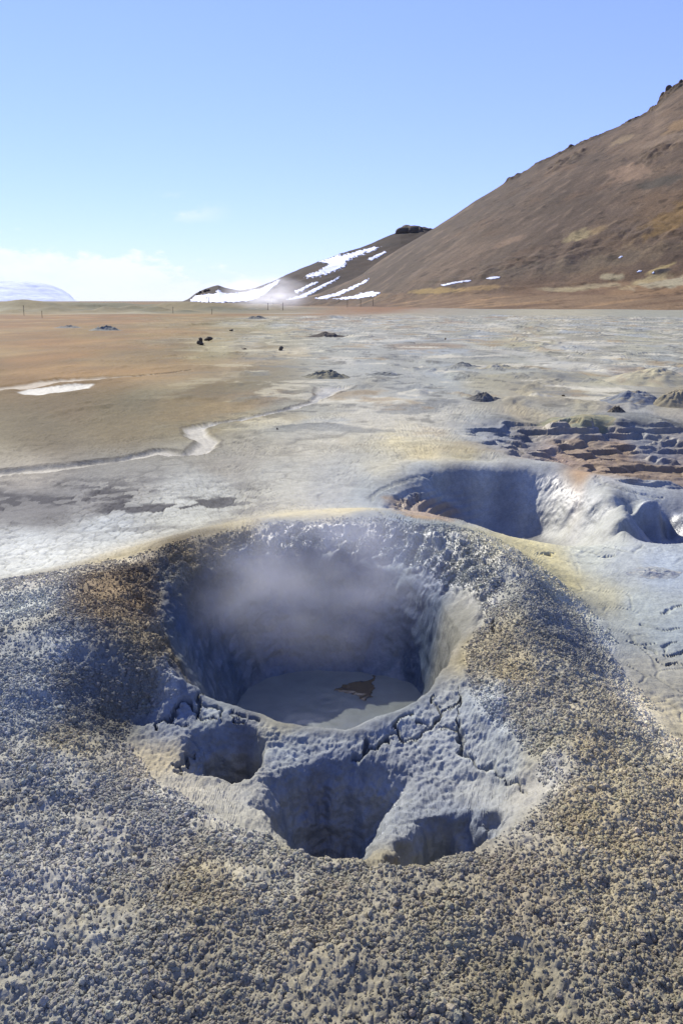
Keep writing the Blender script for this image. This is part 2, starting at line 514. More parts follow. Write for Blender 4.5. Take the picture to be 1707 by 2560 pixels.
POND = hits([(45, 978), (80, 968), (140, 963), (200, 958), (235, 957), (225, 968), (170, 977), (110, 985), (60, 985)])
CRACKS = [
    # saddle cracks right of the pit
    ([(1075, 1735), (1080, 1752), (1093, 1768), (1094, 1790), (1088, 1812), (1060, 1830), (1040, 1845), (1010, 1848), (992, 1835), (960, 1852), (940, 1866), (920, 1876)], .008),
    ([(1094, 1815), (1125, 1817), (1148, 1824)], .006), ([(1093, 1778), (1130, 1765), (1150, 1750)], .005),
    ([(990, 1835), (985, 1815), (1000, 1795), (1040, 1780)], .005), ([(1040, 1805), (1075, 1812)], .005),
    ([(1148, 1780), (1146, 1810), (1150, 1850), (1155, 1880), (1170, 1902), (1195, 1914), (1220, 1914), (1238, 1932), (1270, 1950), (1300, 1970), (1325, 1985)], .007),
    ([(1146, 1780), (1150, 1745), (1142, 1715)], .004),
    ([(915, 1845), (918, 1875), (900, 1890), (885, 1905)], .005),
    ([(1090, 1650), (1100, 1630)], .003),
    # slabs left of the vent hole
    ([(395, 1825), (385, 1815), (392, 1800), (425, 1795), (443, 1783), (440, 1760), (455, 1752), (480, 1762)], .008),
    ([(480, 1765), (497, 1775), (497, 1745), (510, 1735)], .006), ([(497, 1775), (485, 1795), (520, 1800), (550, 1796)], .006), ([(550, 1796), (560, 1775), (545, 1768), (500, 1758)], .005),
    ([(580, 1780), (625, 1793), (650, 1800)], .008), ([(580, 1780), (582, 1800), (610, 1806)], .006),
    ([(443, 1925), (462, 1912), (466, 1890), (490, 1885)], .009), ([(443, 1920), (448, 1935)], .012),
    ([(425, 1795), (440, 1815), (470, 1812)], .005),
    ([(1215, 1475), (1235, 1462), (1250, 1455)], .006),
    # the dark slots in the right wall of the bowl
    ([(1225, 1580), (1232, 1568), (1244, 1556)], .013), ([(1258, 1545), (1262, 1538)], .008), ([(1232, 1552), (1238, 1546)], .006),
    # long cracks on the flats
    ([(1490, 1190), (1494, 1204), (1520, 1214), (1560, 1226), (1600, 1236), (1660, 1246)], .012),
    ([(1618, 1620), (1650, 1636), (1672, 1640), (1707, 1628)], .007), ([(1636, 1648), (1665, 1662), (1690, 1655), (1720, 1668)], .005),
    ([(1665, 1660), (1690, 1660)], .01), ([(1660, 1630), (1660, 1612), (1690, 1605)], .004), ([(1560, 1600), (1600, 1612), (1640, 1608)], .004),
    ([(1655, 1536), (1680, 1520), (1710, 1512)], .004), ([(1600, 1560), (1650, 1575), (1700, 1570)], .003),
    ([(995, 1275), (1000, 1262), (1012, 1254), (1050, 1236)], .02), ([(985, 1240), (1005, 1252)], .008),
    ([(930, 1255), (925, 1245), (950, 1225), (1000, 1205), (1080, 1188)], .01), ([(920, 1270), (960, 1285), (1010, 1298)], .008),
    ([(1345, 1382), (1390, 1388)], .02), ([(1500, 1392), (1540, 1390)], .01),
]
CRACKS = [(hits(p), w) for p, w in CRACKS]

# ------------------------------------------------------------------ far relief
FAR_BUMPS = []                            # x, y, rx, ry, h


def bump(px, py, wpx, ry, h):
    p = at(px, py)
    FAR_BUMPS.append((p[0], p[1], wpx / F * np.hypot(p[0], p[1]) / 2, ry, h))


for px, rg_, wpx, ry, hh in [(-250, 170, 400, 12, 1.61), (60, 165, 170, 10, 1.67), (130, 150, 70, 5, 0.81), (180, 175, 160, 10, 1.24), (265, 150, 60, 5, 0.81), (310, 178, 150, 10, 1.24), (330, 158, 70, 5, 0.93),
                             (385, 150, 70, 4, 0.74), (430, 176, 120, 9, 1.18), (500, 172, 140, 9, 1.12), (590, 175, 140, 9, 1.05), (30, 140, 50, 4, 0.50), (220, 138, 60, 4, 0.43), (460, 140, 70, 4, 0.43), (350, 132, 60, 3, 0.31),
                             (90, 130, 60, 3, 0.31), (680, 176, 120, 9, 0.93)]:
    q = at_range(px, 752, rg_)
    FAR_BUMPS.append((q[0], q[1], wpx / F * rg_ / 2, ry, hh))
for a in [(1280, 815, 200, 3, .2), (1000, 815, 150, 3, .15), (1150, 880, 250, 2, .1), (900, 800, 100, 2.4, .25), (770, 800, 50, 2, .2),
          (1300, 1005, 420, .5, .10), (1040, 1010, 260, .4, .04)]:
    bump(*a)


def hfar(x, y):
    r = np.hypot(x, y)
    h = 0.03 * fb2(x * .25, y * .25, 3, 1) * sst(4, 12, r)
    h = h + 0.25 * fb2(x * .03, y * .03, 3, 2) * sst(40, 160, r)
    # hummocks of clay on the sulphur flat
    m = sst(10, 16, r) * sst(-.45, .0, x / (r + .1)) * (1 - sst(95, 120, r)) + .8 * sst(120, 150, r) * (1 - sst(240, 300, r)) * sst(.0, -.15, x / (r + .1))
    lump = np.clip(fb2(x * .55, y * .4, 4, 3) - .16, 0, 1)
    lump2 = np.clip(fb2(x * .17, y * .12, 4, 4) - .12, 0, 1)
    crust = np.clip(fb2(x * 1.3, y * .9, 4, 5) - .12, 0, 1) * sst(-.1, .3, fb2(x * .2, y * .15, 2, 6))
    h = h + m * (lump * .22 + crust * .16 + lump2 * .55 * sst(25, 60, r))
    h = h + .5 * sst(6, 10, r) * (1 - sst(60, 90, r)) * crust * .12
    for bx, by, rx, ry, hh in FAR_BUMPS:
        q = ((x - bx) / rx) ** 2 + ((y - by) / ry) ** 2
        k = q < 9
        if np.ndim(h) and hh and k.any():
            hq = hh * np.exp(-q[k] * 1.2)
            h[k] = h[k] + hq
    return h


def terrace(z, s, k):
    q = z / s
    f = np.floor(q)
    return (f + np.clip((q - f - .5) * k + .5, 0, 1)) * s


def hbase(x, y):
    h = hb(x, y) + hfar(x, y)
    # terraces and broken ledges in the two pits behind the mound
    k = (y > 5.2) & (y < 13) & (x > .2) & (x < 8)
    if k.any():
        x_, y_, z_ = x[k], y[k], h[k]
        led_ = fb2(x_ * .8, y_ * 2.0, 4, 30)
        mpit = sst(.0, -.35, sdf(x_, y_, POLY_PIT))
        zt_ = terrace(z_ + .18 * led_ + .02 * fb2(x_ * 1.6, y_ * 6.5, 4, 31), .10, 4.0) - .12 * led_
        z_ = z_ * (1 - mpit) + zt_ * mpit
        mc2 = .9 * sst(.0, -.25, sdf(x_, y_, POLY_C2)) * sst(1.9, 1.1, x_ + .3 * (y_ - 7))
        zt_ = terrace(z_ + .035 * led_, .06, 4)
        h[k] = z_ * (1 - mc2) + zt_ * mc2
    return h


# ------------------------------------------------------------------ the sheet: polar columns round the viewpoint, rows spread evenly over what shows
NC_IN, NR = 1000, 1120
az_in = np.linspace(R(-31.5), R(31.5), NC_IN)
edge = R(31.5)
g = np.linspace(0, 1, 46)[1:]
side = edge + (math.pi - edge) * g ** 1.8
AZ = np.concatenate([-side[::-1][1:], az_in, side[:-1], [math.pi]])
NCOL = len(AZ)
NS = 2600
rs = np.concatenate([np.exp(np.linspace(math.log(.3), math.log(16), NS - 600)), np.exp(np.linspace(math.log(16), math.log(14000), 601))[1:]])
CUM = np.zeros((NCOL, NS), np.float32)
for c0 in range(0, NCOL, 120):
    a = AZ[c0:c0 + 120][:, None]
    x, y = np.sin(a) * rs[None], np.cos(a) * rs[None]
    h = hbase(x, y)
    elev = np.arctan2(h - H, rs[None] + 0 * x)
    de = np.abs(np.diff(elev, axis=1))
    rm = (rs[1:] + rs[:-1]) / 2
    arc = np.sqrt(np.diff(rs)[None] ** 2 + np.diff(h, axis=1) ** 2) / np.sqrt(rm ** 2 + H * H)[None]
    wgt = de + .07 * arc
    wgt *= np.where(rm < 1.25, .25, 1.0)[None]
    wgt *= np.where(rm > 14, 1.5, np.where(rm > 5.5, 1.35, np.where(rm < 2.6, .75, 1.0)))[None]
    wgt += 1e-5
    CUM[c0:c0 + 120] = np.concatenate([np.zeros((len(a), 1)), np.cumsum(wgt, axis=1)], axis=1)
CUM /= CUM[:, -1:]
for _ in range(3):                        # neighbouring columns agree on their rows
    kk = 16
    cs = np.cumsum(np.concatenate([CUM[-kk - 1:], CUM, CUM[:kk]]).astype(np.float64), axis=0)
    CUM = ((cs[2 * kk + 1:] - cs[:-2 * kk - 1]) / (2 * kk + 1)).astype(np.float32)
ROWR = np.array([np.interp(np.linspace(0, 1, NR), CUM[i], rs) for i in range(NCOL)])
del CUM
X = (np.sin(AZ)[:, None] * ROWR).T.copy()
Y = (np.cos(AZ)[:, None] * ROWR).T.copy()      # [row, column]
RR = ROWR.T.copy()
Z = hbase(X, Y)
print('sheet', X.shape, round(time.time() - T0, 1))
NEAR = RR < 17


def near_eval(fn, fill=0.0, sel=None):
    sel = NEAR if sel is None else sel
    out = np.full(X.shape, fill, np.float64)
    out[sel] = fn(X[sel], Y[sel])
    return out


D_MOUND = near_eval(lambda x, y: sdf(x, y, POLY_MOUND), 9, RR < 8)
wob = near_eval(lambda x, y: fb2(x * 5, y * 5, 3, 8), 0, RR < 8)
D_SMOOTH = near_eval(lambda x, y: sdf(x, y, POLY_SMOOTH), 9, RR < 8)
D_BOWL = near_eval(lambda x, y: sdf(x, y, POLY_BOWL), 9, RR < 8)
D_HOLE = near_eval(lambda x, y: sdf(x, y, POLY_HOLE), 9, RR < 8)
D_HOLLOW = near_eval(lambda x, y: sdf(x, y, POLY_HOLLOW), 9, RR < 8)
D_C2 = near_eval(lambda x, y: sdf(x, y, POLY_C2), 9)
D_C3 = near_eval(lambda x, y: sdf(x, y, POLY_C3), 9)
D_PIT = near_eval(lambda x, y: sdf(x, y, POLY_PIT), 9)
crumb = sst(.05, -.10, D_MOUND + wob * .12) * sst(-.025, .02, D_SMOOTH + wob * .03)
clod = sst(.03, -.06, D_BOWL) * sst(-.16, .06, D_SMOOTH + wob * .15)      # coarse wet clods on the upper slope of the bowl


def along_w(x, y, line, widths):
    d, t = seg_dist(x, y, line)
    w = np.interp(t, np.linspace(0, 1, len(widths)), widths)
    return d / w


strm = near_eval(lambda x, y: along_w(x + .05 * fb2(x * 3, y * 3, 2, 21), y + .12 * fb2(x * 2.2, y * 2.2, 3, 20), STREAM, STREAM_W), 9)
brk = np.full(X.shape, 9.0)
ms = (RR > 10) & (RR < 30)
brk[ms] = along_w(X[ms] + .1 * fb2(X[ms] * 2, Y[ms] * 2, 2, 23), Y[ms] + .3 * fb2(X[ms] * 1.5, Y[ms] * 1.5, 3, 22), BROOK, BROOK_W)
pnd = np.full(X.shape, 9.0)
pnd[ms] = sdf(X[ms], Y[ms] + .25 * fb2(X[ms] * 1.5, Y[ms] * 1.5, 3, 24), POND)
near_right = sst(4.2, 5.5, RR)
Z -= .05 * sst(1.5, .6, strm) * (1 - .4 * sst(.3, .9, NEAR * 1.0 * (RR > 12)))
Z -= .06 * sst(1.7, .5, brk)
Z -= .05 * sst(.3, -.2, pnd)
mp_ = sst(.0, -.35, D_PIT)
led = near_eval(lambda x, y: fb2(x * .8, y * 2.0, 4, 30), 0, (RR > 5) & (RR < 14))
m2 = sst(.0, -.25, D_C2) * near_eval(lambda x, y: sst(2.9, 1.7, x + .3 * (y - 7)), 0, (RR > 5) & (RR < 14))
m3 = sst(.0, -.2, np.minimum(D_C2, D_C3)) * (1 - m2)
dry = sst(.15, .4, led)
# cracks
CRK = np.zeros(X.shape)
for line, w in CRACKS:
    x0, y0 = line[:, 0].min() - .15, line[:, 1].min() - .15
    x1, y1 = line[:, 0].max() + .15, line[:, 1].max() + .15
    k = NEAR & (X > x0) & (X < x1) & (Y > y0) & (Y < y1)
    if not k.any():
        continue
    xx, yy = X[k], Y[k]
    j = w * 2.2 + .006
    d, t = seg_dist(xx + j * n2(xx * 22, yy * 22, 40), yy + j * n2(xx * 22, yy * 22, 41), line)
    w_ = np.maximum(w, .80 * (xx ** 2 + yy ** 2) / 1400)
    ww_ = w_ * (.8 + .3 * n2(xx * 8, yy * 8, 42)) * np.clip(np.minimum(t, 1 - t) * 6 + .3, 0, 1)
    CRK[k] = np.maximum(CRK[k], sst(1.5, .6, d / np.maximum(ww_, 1e-4)) * np.clip(w / w_, .35, 1))
Z -= .028 * CRK
# drying cracks: polygons on the pale flats
flat = NEAR & (D_MOUND > .02) & (RR < 11)
mud = np.zeros(X.shape)
mudid = np.zeros(X.shape)
xx, yy = X[flat], Y[flat]
wx, wy = xx + .05 * fb2(xx * 4, yy * 4, 2, 50), yy + .05 * fb2(xx * 4, yy * 4, 2, 51)
f1, f2, cid = wor2(wx * 9, wy * 8, 3)
g1, g2, cid2 = wor2(wx * 3.3, wy * 2.7, 4)
amt = sst(-.1, .25, fb2(xx * .9, yy * .9, 3, 52) + .45 * sst(0.2, -1.2, xx) * sst(8.2, 6.5, yy) - .12)
rightflat = sst(1.4, 1.8, xx) * sst(6.0, 5.4, yy)
mud[flat] = np.maximum(sst(.16, .03, f2 - f1) * amt * (1 - .8 * rightflat), sst(np.maximum(.06, 4.5 * (xx ** 2 + yy ** 2) / 1400), .005, g2 - g1) * sst(-.05, .3, fb2(xx * 1.5, yy * 1.5, 3, 53) + .2 * rightflat) * .9)
mudid[flat] = (cid - .5) * amt
CELL = np.zeros(X.shape)
CELL[flat] = cid
pits_ = (D_C2 < 0) | (D_C3 < 0) | (D_PIT < 0) | (strm < 1)
mud[pits_] *= .25
Z += -.007 * mud + .004 * mudid * (~pits_)

# ------------------------------------------------------------------ fine relief along the surface normal


def grid_normals(x, y, z):
    def d_row(a):
        o = np.empty_like(a)
        o[1:-1] = a[2:] - a[:-2]
        o[0], o[-1] = a[1] - a[0], a[-1] - a[-2]
        return o

    def d_col(a):
        return np.roll(a, -1, 1) - np.roll(a, 1, 1)
    rx, ry, rz = d_row(x), d_row(y), d_row(z)
    cx, cy, cz = d_col(x), d_col(y), d_col(z)
    nx, ny, nz = cy * rz - cz * ry, cz * rx - cx * rz, cx * ry - cy * rx
    l = np.sqrt(nx * nx + ny * ny + nz * nz) + 1e-20
    return nx / l, ny / l, nz / l


NX, NY, NZ = grid_normals(X, Y, Z)
fine = (RR < 14) & (np.abs(np.arctan2(X, Y)) < R(40))
x, y, z = X[fine], Y[fine], Z[fine]
# crumbs on the mound: rounded lumps of several sizes
wx, wy = x + .012 * n2(x * 40, y * 40, 60), y + .012 * n2(x * 40, y * 40, 61)
f1, f2, cid = wor2(wx * 52, wy * 52, 6)
e1, e2, eid = wor2(wx * 26, wy * 26, 7)
lum = (np.sqrt(np.clip(1 - f1 * f1 * 1.4, 0, 1)) * (.5 + .9 * cid) * .010 + np.clip(1 - e1, 0, 1) * .009 * eid)
un = fb2(x * 9, y * 9, 3, 62) * .02 + fb2(x * 3, y * 3, 2, 63) * .02
cr = crumb[fine]
cl = clod[fine]
disp = cr * (lum + un - .012)
# wet clods: 3-D lumps so that the steep wall takes them too
c3 = fb3(x * 13, y * 13, z * 13, 3, 64, .4)
c4 = np.abs(n3(x * 34, y * 34, z * 34, 65))
disp += cl * (np.clip(c3 + .1, -.2, 1) * .075 - .015 * c4)
# plain mud: slight lumps, drips down the walls
smo = np.maximum(sst(.02, -.02, D_SMOOTH[fine]), 0) * (1 - cl)
grain = fb3(x * 45, y * 45, z * 45, 3, 66)
med = fb3(x * 11, y * 11, z * 11, 3, 67)
saddle = smo * sst(.0, .06, D_BOWL[fine]) * sst(.35, .8, NZ[fine])
fine3 = fb3(x * 80, y * 80, z * 80, 2, 76)
disp += smo * (.008 * med + .004 * grain) * sst(.1, .6, NZ[fine])
disp += smo * sst(.75, .4, NZ[fine]) * (.022 * fb3(x * 6, y * 6, z * 11, 4, 79) + .010 * np.clip(fb3(x * 18, y * 18, z * 22, 2, 82), -.1, 1)) + saddle * (.009 * grain + .014 * np.clip(med, -.3, .5) + .005 * fine3 + .006 * np.clip(n3(x * 26, y * 26, z * 26, 77), 0, 1))
# flats
fl = (D_MOUND[fine] > 0) * 1.0
disp += fl * (.004 * fb2(x * 20, y * 20, 3, 68) + .006 * fb2(x * 6, y * 6, 3, 69) * 1.0)
tan_r = fl * sst(.1, .35, fb2(x * .8, y * .8, 3, 70) + .3 * sst(8, 9.5, y) * sst(.3, 1.2, x)) * (~pits_[fine])
p1, p2, pid = wor2(x * 17 + .3 * n2(x * 9, y * 9, 71), y * 17 + .3 * n2(x * 9, y * 9, 72), 9)
disp += tan_r * (.014 * np.clip(1 - p1 * 1.5, 0, 1) * pid + .004 * n2(x * 30, y * 30, 72))
# wet lit walls of the far craters
mm3 = m3[fine] * (1 - .75 * (D_C3[fine] < .05))
disp += mm3 * (.05 * fb3(x * 4, y * 4, z * 4, 5, 73, .68) + .012 * fb3(x * 21, y * 21, z * 21, 2, 78))
mpp = mp_[fine]
disp += mpp * (.02 * fb2(x * 5, y * 9, 4, 75))
X[fine] += NX[fine] * disp
Y[fine] += NY[fine] * disp
Z[fine] += NZ[fine] * disp
# far grain: pebbly ground further out
farm = (RR >= 9) & (RR < 120)
x, y = X[farm], Y[farm]
Z[farm] += sst(9, 12, RR[farm]) * (.010 * fb2(x * 6, y * 4, 3, 80) + .02 * np.clip(fb2(x * 2.2, y * 1.4, 3, 81), 0, 1) * sst(14, 30, RR[farm]))
NX, NY, NZ = grid_normals(X, Y, Z)
print('relief', round(time.time() - T0, 1))
# ------------------------------------------------------------------ earth colours
LITV = np.array([1.6, 1.7, 2.35])       # what a sunlit level surface of albedo 1 shows


def alb(c):
    return srgb(c) / LITV


GC = [  # px, py, ground colour; shade of mound and pits and flat glare painted in
    (-300, 830, 178, 135, 90), (100, 830, 180, 140, 96), (50, 800, 174, 126, 82), (300, 785, 168, 126, 86), (800, 775, 172, 128, 76), (200, 870, 184, 150, 104), (60, 930, 164, 132, 94),
    (20, 770, 160, 135, 105), (400, 770, 170, 130, 90), (600, 785, 172, 124, 76), (950, 772, 168, 122, 76), (200, 790, 172, 124, 84), (300, 830, 176, 140, 100), (350, 850, 184, 160, 120), (230, 845, 190, 165, 120),
    (450, 800, 182, 160, 130), (150, 1000, 150, 132, 112), (300, 950, 156, 134, 104), (100, 1080, 142, 132, 120), (300, 1060, 150, 138, 120), (500, 960, 150, 134, 112), (400, 900, 164, 142, 110),
    (650, 930, 152, 140, 120), (600, 890, 166, 148, 120), (350, 1000, 146, 138, 125), (450, 1020, 150, 138, 120), (700, 1000, 150, 140, 120), (150, 920, 170, 136, 96),
    (550, 1150, 165, 160, 150), (800, 1080, 196, 186, 156), (1000, 1100, 196, 186, 146), (700, 1100, 185, 176, 152), (900, 1000, 186, 178, 156), (1050, 1140, 186, 174, 132), (950, 1050, 190, 182, 158), (1150, 1135, 172, 164, 130),
    (600, 1100, 180, 170, 150), (60, 1370, 210, 218, 230), (250, 1310, 194, 202, 214), (500, 1220, 184, 188, 190), (100, 1270, 122, 122, 128), (20, 1250, 130, 130, 136), (230, 1255, 140, 140, 145), (700, 1200, 186, 186, 180), (30, 1180, 190, 184, 176),
    (300, 1200, 160, 160, 160), (850, 1275, 188, 180, 154), (600, 1312, 180, 173, 152), (300, 1385, 176, 168, 148), (720, 1285, 188, 180, 152), (100, 1440, 162, 160, 158), (450, 1270, 190, 194, 196), (850, 1220, 165, 168, 172), (950, 1170, 170, 168, 155),
    (900, 1240, 150, 158, 168), (1000, 900, 182, 182, 180), (1300, 900, 186, 184, 170), (1600, 850, 194, 188, 160), (1100, 950, 180, 184, 186), (1500, 960, 198, 190, 156), (1000, 800, 190, 182, 162), (1400, 790, 194, 186, 164),
    (700, 830, 190, 184, 166), (540, 880, 198, 194, 182), (600, 800, 176, 170, 150), (850, 860, 188, 188, 182), (1200, 830, 178, 178, 168), (1600, 800, 176, 176, 166), (1300, 860, 200, 190, 152), (900, 920, 186, 188, 190), (1650, 910, 172, 178, 184),
    (1200, 980, 196, 188, 160), (1000, 960, 180, 182, 184), (850, 950, 196, 196, 196), (1350, 1030, 186, 172, 132), (1300, 1015, 192, 176, 136), (1450, 1030, 176, 164, 120), (1600, 1040, 165, 168, 172), (1650, 1035, 182, 172, 150), (1560, 930, 186, 182, 168),
    (1700, 980, 176, 160, 125), (1750, 900, 190, 182, 150),
    (1180, 1080, 150, 158, 168), (1250, 1090, 140, 148, 162), (1300, 1120, 150, 140, 128), (1320, 1090, 120, 120, 125), (1400, 1120, 182, 140, 92), (1480, 1150, 180, 138, 88), (1400, 1090, 160, 150, 145), (1550, 1120, 176, 138, 94), (1500, 1085, 148, 156, 172),
    (1600, 1080, 150, 158, 178), (1650, 1120, 135, 140, 160), (1600, 1160, 165, 135, 100), (1680, 1180, 140, 120, 100), (1400, 1062, 172, 172, 174), (1600, 1060, 166, 172, 182), (1450, 1180, 172, 135, 90),
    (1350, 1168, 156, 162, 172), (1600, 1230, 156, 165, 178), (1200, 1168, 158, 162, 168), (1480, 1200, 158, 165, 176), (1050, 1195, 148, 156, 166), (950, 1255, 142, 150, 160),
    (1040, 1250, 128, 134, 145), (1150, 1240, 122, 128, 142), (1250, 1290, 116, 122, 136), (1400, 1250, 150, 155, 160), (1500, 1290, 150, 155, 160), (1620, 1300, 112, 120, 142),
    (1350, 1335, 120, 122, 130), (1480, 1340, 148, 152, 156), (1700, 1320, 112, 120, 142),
    (1240, 1360, 190, 186, 160), (1350, 1380, 192, 186, 156), (1330, 1400, 196, 188, 152), (1400, 1440, 186, 180, 150), (1600, 1500, 166, 176, 188), (1500, 1480, 176, 176, 165), (1650, 1410, 150, 162, 186), (1560, 1400, 160, 168, 182), (1480, 1380, 172, 178, 182),
    (1550, 1560, 166, 174, 184), (1680, 1560, 160, 172, 190), (1640, 1660, 172, 174, 178), (1650, 1760, 200, 194, 180), (1680, 1830, 180, 174, 158), (1700, 1700, 172, 172, 172),
    # mound
    (30, 1520, 150, 158, 168), (100, 1620, 134, 142, 156), (60, 1750, 128, 136, 150), (200, 1680, 96, 104, 122), (300, 1700, 92, 100, 116), (250, 1760, 100, 100, 98), (150, 1830, 138, 132, 112), (120, 1900, 140, 142, 146), (60, 2000, 140, 142, 146),
    (250, 2000, 138, 138, 140), (150, 2150, 148, 148, 150), (400, 2100, 140, 136, 128), (500, 2200, 140, 134, 118), (300, 2300, 136, 136, 134), (100, 2450, 132, 132, 130), (500, 2450, 122, 118, 108), (800, 2300, 130, 124, 108), (900, 2500, 118, 114, 104),
    (1100, 2300, 132, 126, 108), (1300, 2450, 116, 112, 100), (1500, 2200, 136, 128, 106), (1650, 2400, 122, 116, 100), (1650, 2050, 146, 136, 110), (1500, 2000, 146, 136, 108), (1300, 2200, 128, 120, 104), (1000, 2200, 130, 126, 116), (700, 2180, 138, 136, 128),
    (1280, 1650, 148, 138, 108), (1220, 1620, 142, 134, 112), (1300, 1750, 142, 134, 112), (1400, 1640, 132, 130, 122), (1430, 1580, 116, 120, 128), (1380, 1520, 122, 126, 132), (1330, 1460, 136, 138, 138), (1500, 1750, 146, 140, 122), (1480, 1850, 148, 138, 110),
    (1600, 1850, 150, 144, 124), (1380, 1830, 146, 138, 110), (1560, 1930, 148, 140, 114), (1700, 1950, 150, 140, 114), (1250, 1400, 128, 132, 138), (1280, 1430, 134, 138, 144),
    # bowl
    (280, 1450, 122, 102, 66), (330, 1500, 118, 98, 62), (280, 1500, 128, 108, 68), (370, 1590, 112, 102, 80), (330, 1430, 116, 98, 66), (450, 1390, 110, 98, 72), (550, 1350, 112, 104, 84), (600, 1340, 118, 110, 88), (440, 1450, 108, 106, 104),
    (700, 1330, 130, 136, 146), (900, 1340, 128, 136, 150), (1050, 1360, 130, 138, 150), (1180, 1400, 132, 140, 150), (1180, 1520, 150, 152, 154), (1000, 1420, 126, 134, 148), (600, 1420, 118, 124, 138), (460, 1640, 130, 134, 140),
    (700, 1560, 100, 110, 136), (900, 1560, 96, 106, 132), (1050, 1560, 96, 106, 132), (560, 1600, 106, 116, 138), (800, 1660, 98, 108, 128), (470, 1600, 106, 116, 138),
    # saddle and hollow
    (700, 1820, 150, 146, 132), (850, 1850, 150, 152, 154), (1000, 1800, 150, 154, 158), (1050, 1850, 146, 148, 152), (520, 1775, 142, 146, 150), (440, 1780, 126, 130, 140), (1150, 1880, 148, 150, 154), (1250, 1880, 150, 152, 154), (1250, 1800, 146, 150, 156),
    (1200, 1740, 140, 144, 150), (1340, 1920, 156, 152, 146), (1200, 1960, 150, 150, 150), (1000, 1930, 136, 138, 144), (850, 1950, 120, 124, 134), (800, 2080, 104, 106, 114), (950, 2080, 132, 134, 138), (1150, 2080, 118, 122, 132), (700, 2000, 132, 134, 138),
    (550, 1970, 152, 148, 140), (450, 1960, 158, 152, 140), (620, 2060, 152, 148, 138), (380, 1900, 160, 154, 144), (560, 1860, 120, 124, 132), (590, 1910, 104, 104, 108), (640, 1960, 146, 144, 140), (720, 1880, 142, 146, 152),
]
GCA = np.array(GC, float)
_k = (GCA[:, 0] > 380) & (GCA[:, 0] < 1390) & (GCA[:, 1] > 1730) & (GCA[:, 1] < 2120)
GCA[_k, 2:] += (-4, 1, 14)                # the saddle mud is blue-grey
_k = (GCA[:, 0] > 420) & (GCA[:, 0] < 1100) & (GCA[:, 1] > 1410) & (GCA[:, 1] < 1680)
GCA[_k, 2:] += (-11, -2, 11)  # pit wall: blue of its shade painted over the blue-grey mud
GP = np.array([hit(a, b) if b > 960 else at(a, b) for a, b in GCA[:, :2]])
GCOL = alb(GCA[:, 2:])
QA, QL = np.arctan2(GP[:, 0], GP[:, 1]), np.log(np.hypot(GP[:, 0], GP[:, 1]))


def pal(x, y):
    """colour of the earth: weighted by nearness in plan, with the borders broken up by noise"""
    r = np.hypot(x, y) + 1e-6
    a = np.arctan2(x, y)
    l = np.log(r)
    s = np.clip(r * .06, .03, 2.5)
    s = s
    a = a + .030 * fb2(x / (s * 9), y / (s * 12), 4, 100) + .006 * n2(x / s, y / s, 101)
    l = l + .10 * fb2(x / (s * 9), y / (s * 12), 4, 102) + .012 * n2(x / s, y / s, 103)
    kd = .35 + 1.3 * np.clip(.25 - .0 * l, 0, 1)
    out = np.zeros((len(x), 3), np.float32)
    for i0 in range(0, len(x), 60000):
        sl = slice(i0, i0 + 60000)
        depm = np.clip(H / np.sqrt(H * H + r[sl] ** 2), .05, 1).astype(np.float32)
        da = (a[sl, None] - QA[None]).astype(np.float32)
        dl = (l[sl, None] - QL[None]).astype(np.float32) * (depm * np.sqrt(1 - depm ** 2))[:, None]
        # in-plan distance seen at eye height; rows further out count for less
        d2 = da * da + dl * dl * 2.2
        w = 1 / (d2 + 2.0e-4) ** 2
        out[sl] = (w @ GCOL.astype(np.float32)) / w.sum(1, keepdims=True)
    return out


V = X.size
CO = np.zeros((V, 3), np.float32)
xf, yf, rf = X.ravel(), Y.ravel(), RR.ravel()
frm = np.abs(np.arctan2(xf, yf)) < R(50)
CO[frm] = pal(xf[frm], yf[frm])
_lr = sst(-.18, .06, np.arctan2(xf, yf))[:, None]
CO *= (1 + ((np.array([.76, .76, .55]) * (1 - _lr) + np.array([.98, 1.02, 1.02]) * _lr) - 1) * sst(9, 20, rf)[:, None]).astype(np.float32)
CO[~frm] = alb((160, 150, 128))
print('palette', round(time.time() - T0, 1))


def mixc(mask, colour, k=1.0):
    m = (np.clip(mask, 0, 1) * k).ravel()[:, None].astype(np.float32)
    CO[:] = CO * (1 - m) + np.asarray(alb(colour), np.float32)[None] * m


def gain(f):
    CO[:] = CO * f.ravel()[:, None].astype(np.float32)


MK = np.clip(crumb, 0, 1)
CO[:] = CO * (1 - MK.ravel()[:, None] * np.array([0, .01, .14])).astype(np.float32)
CO[:] = CO + .36 * MK.ravel()[:, None] * (CO.mean(1, keepdims=True) * np.array([1.02, 1.0, .98]) - CO)
gain(1 + .95 * MK)
gain(1 + (.15 + .40 * sst(-.15, .1, np.arctan2(X, Y))) * sst(16, 11, RR) * sst(4, 6, RR) * (D_MOUND > 0))
gain(1 + .42 * sst(.05, -.05, D_MOUND) * (1 - MK) * sst(.0, .05, D_BOWL))
# patchy sulphur flat: pale, grey-green, tan, bluish lenses
mid = (RR > 6.5) & (RR < 320) & (np.abs(np.arctan2(X, Y)) < R(50))
x, y, r = X[mid], Y[mid], RR[mid]
az_ = x / r
flatm = sst(7, 13, r) * sst(-.30, -.02, az_ - .0 + .08 * fb2(x * .05, y * .03, 3, 110)) * (1 - sst(85, 112, r + 18 * fb2(x * .03, y * .03, 3, 111)))
flatm = flatm * (1 - np.maximum(mp_, (strm < 1.1))[mid] * 1.0)


def put(m, colour, k):
    tmp = np.zeros(X.shape)
    tmp[mid] = m
    mixc(tmp, colour, k)


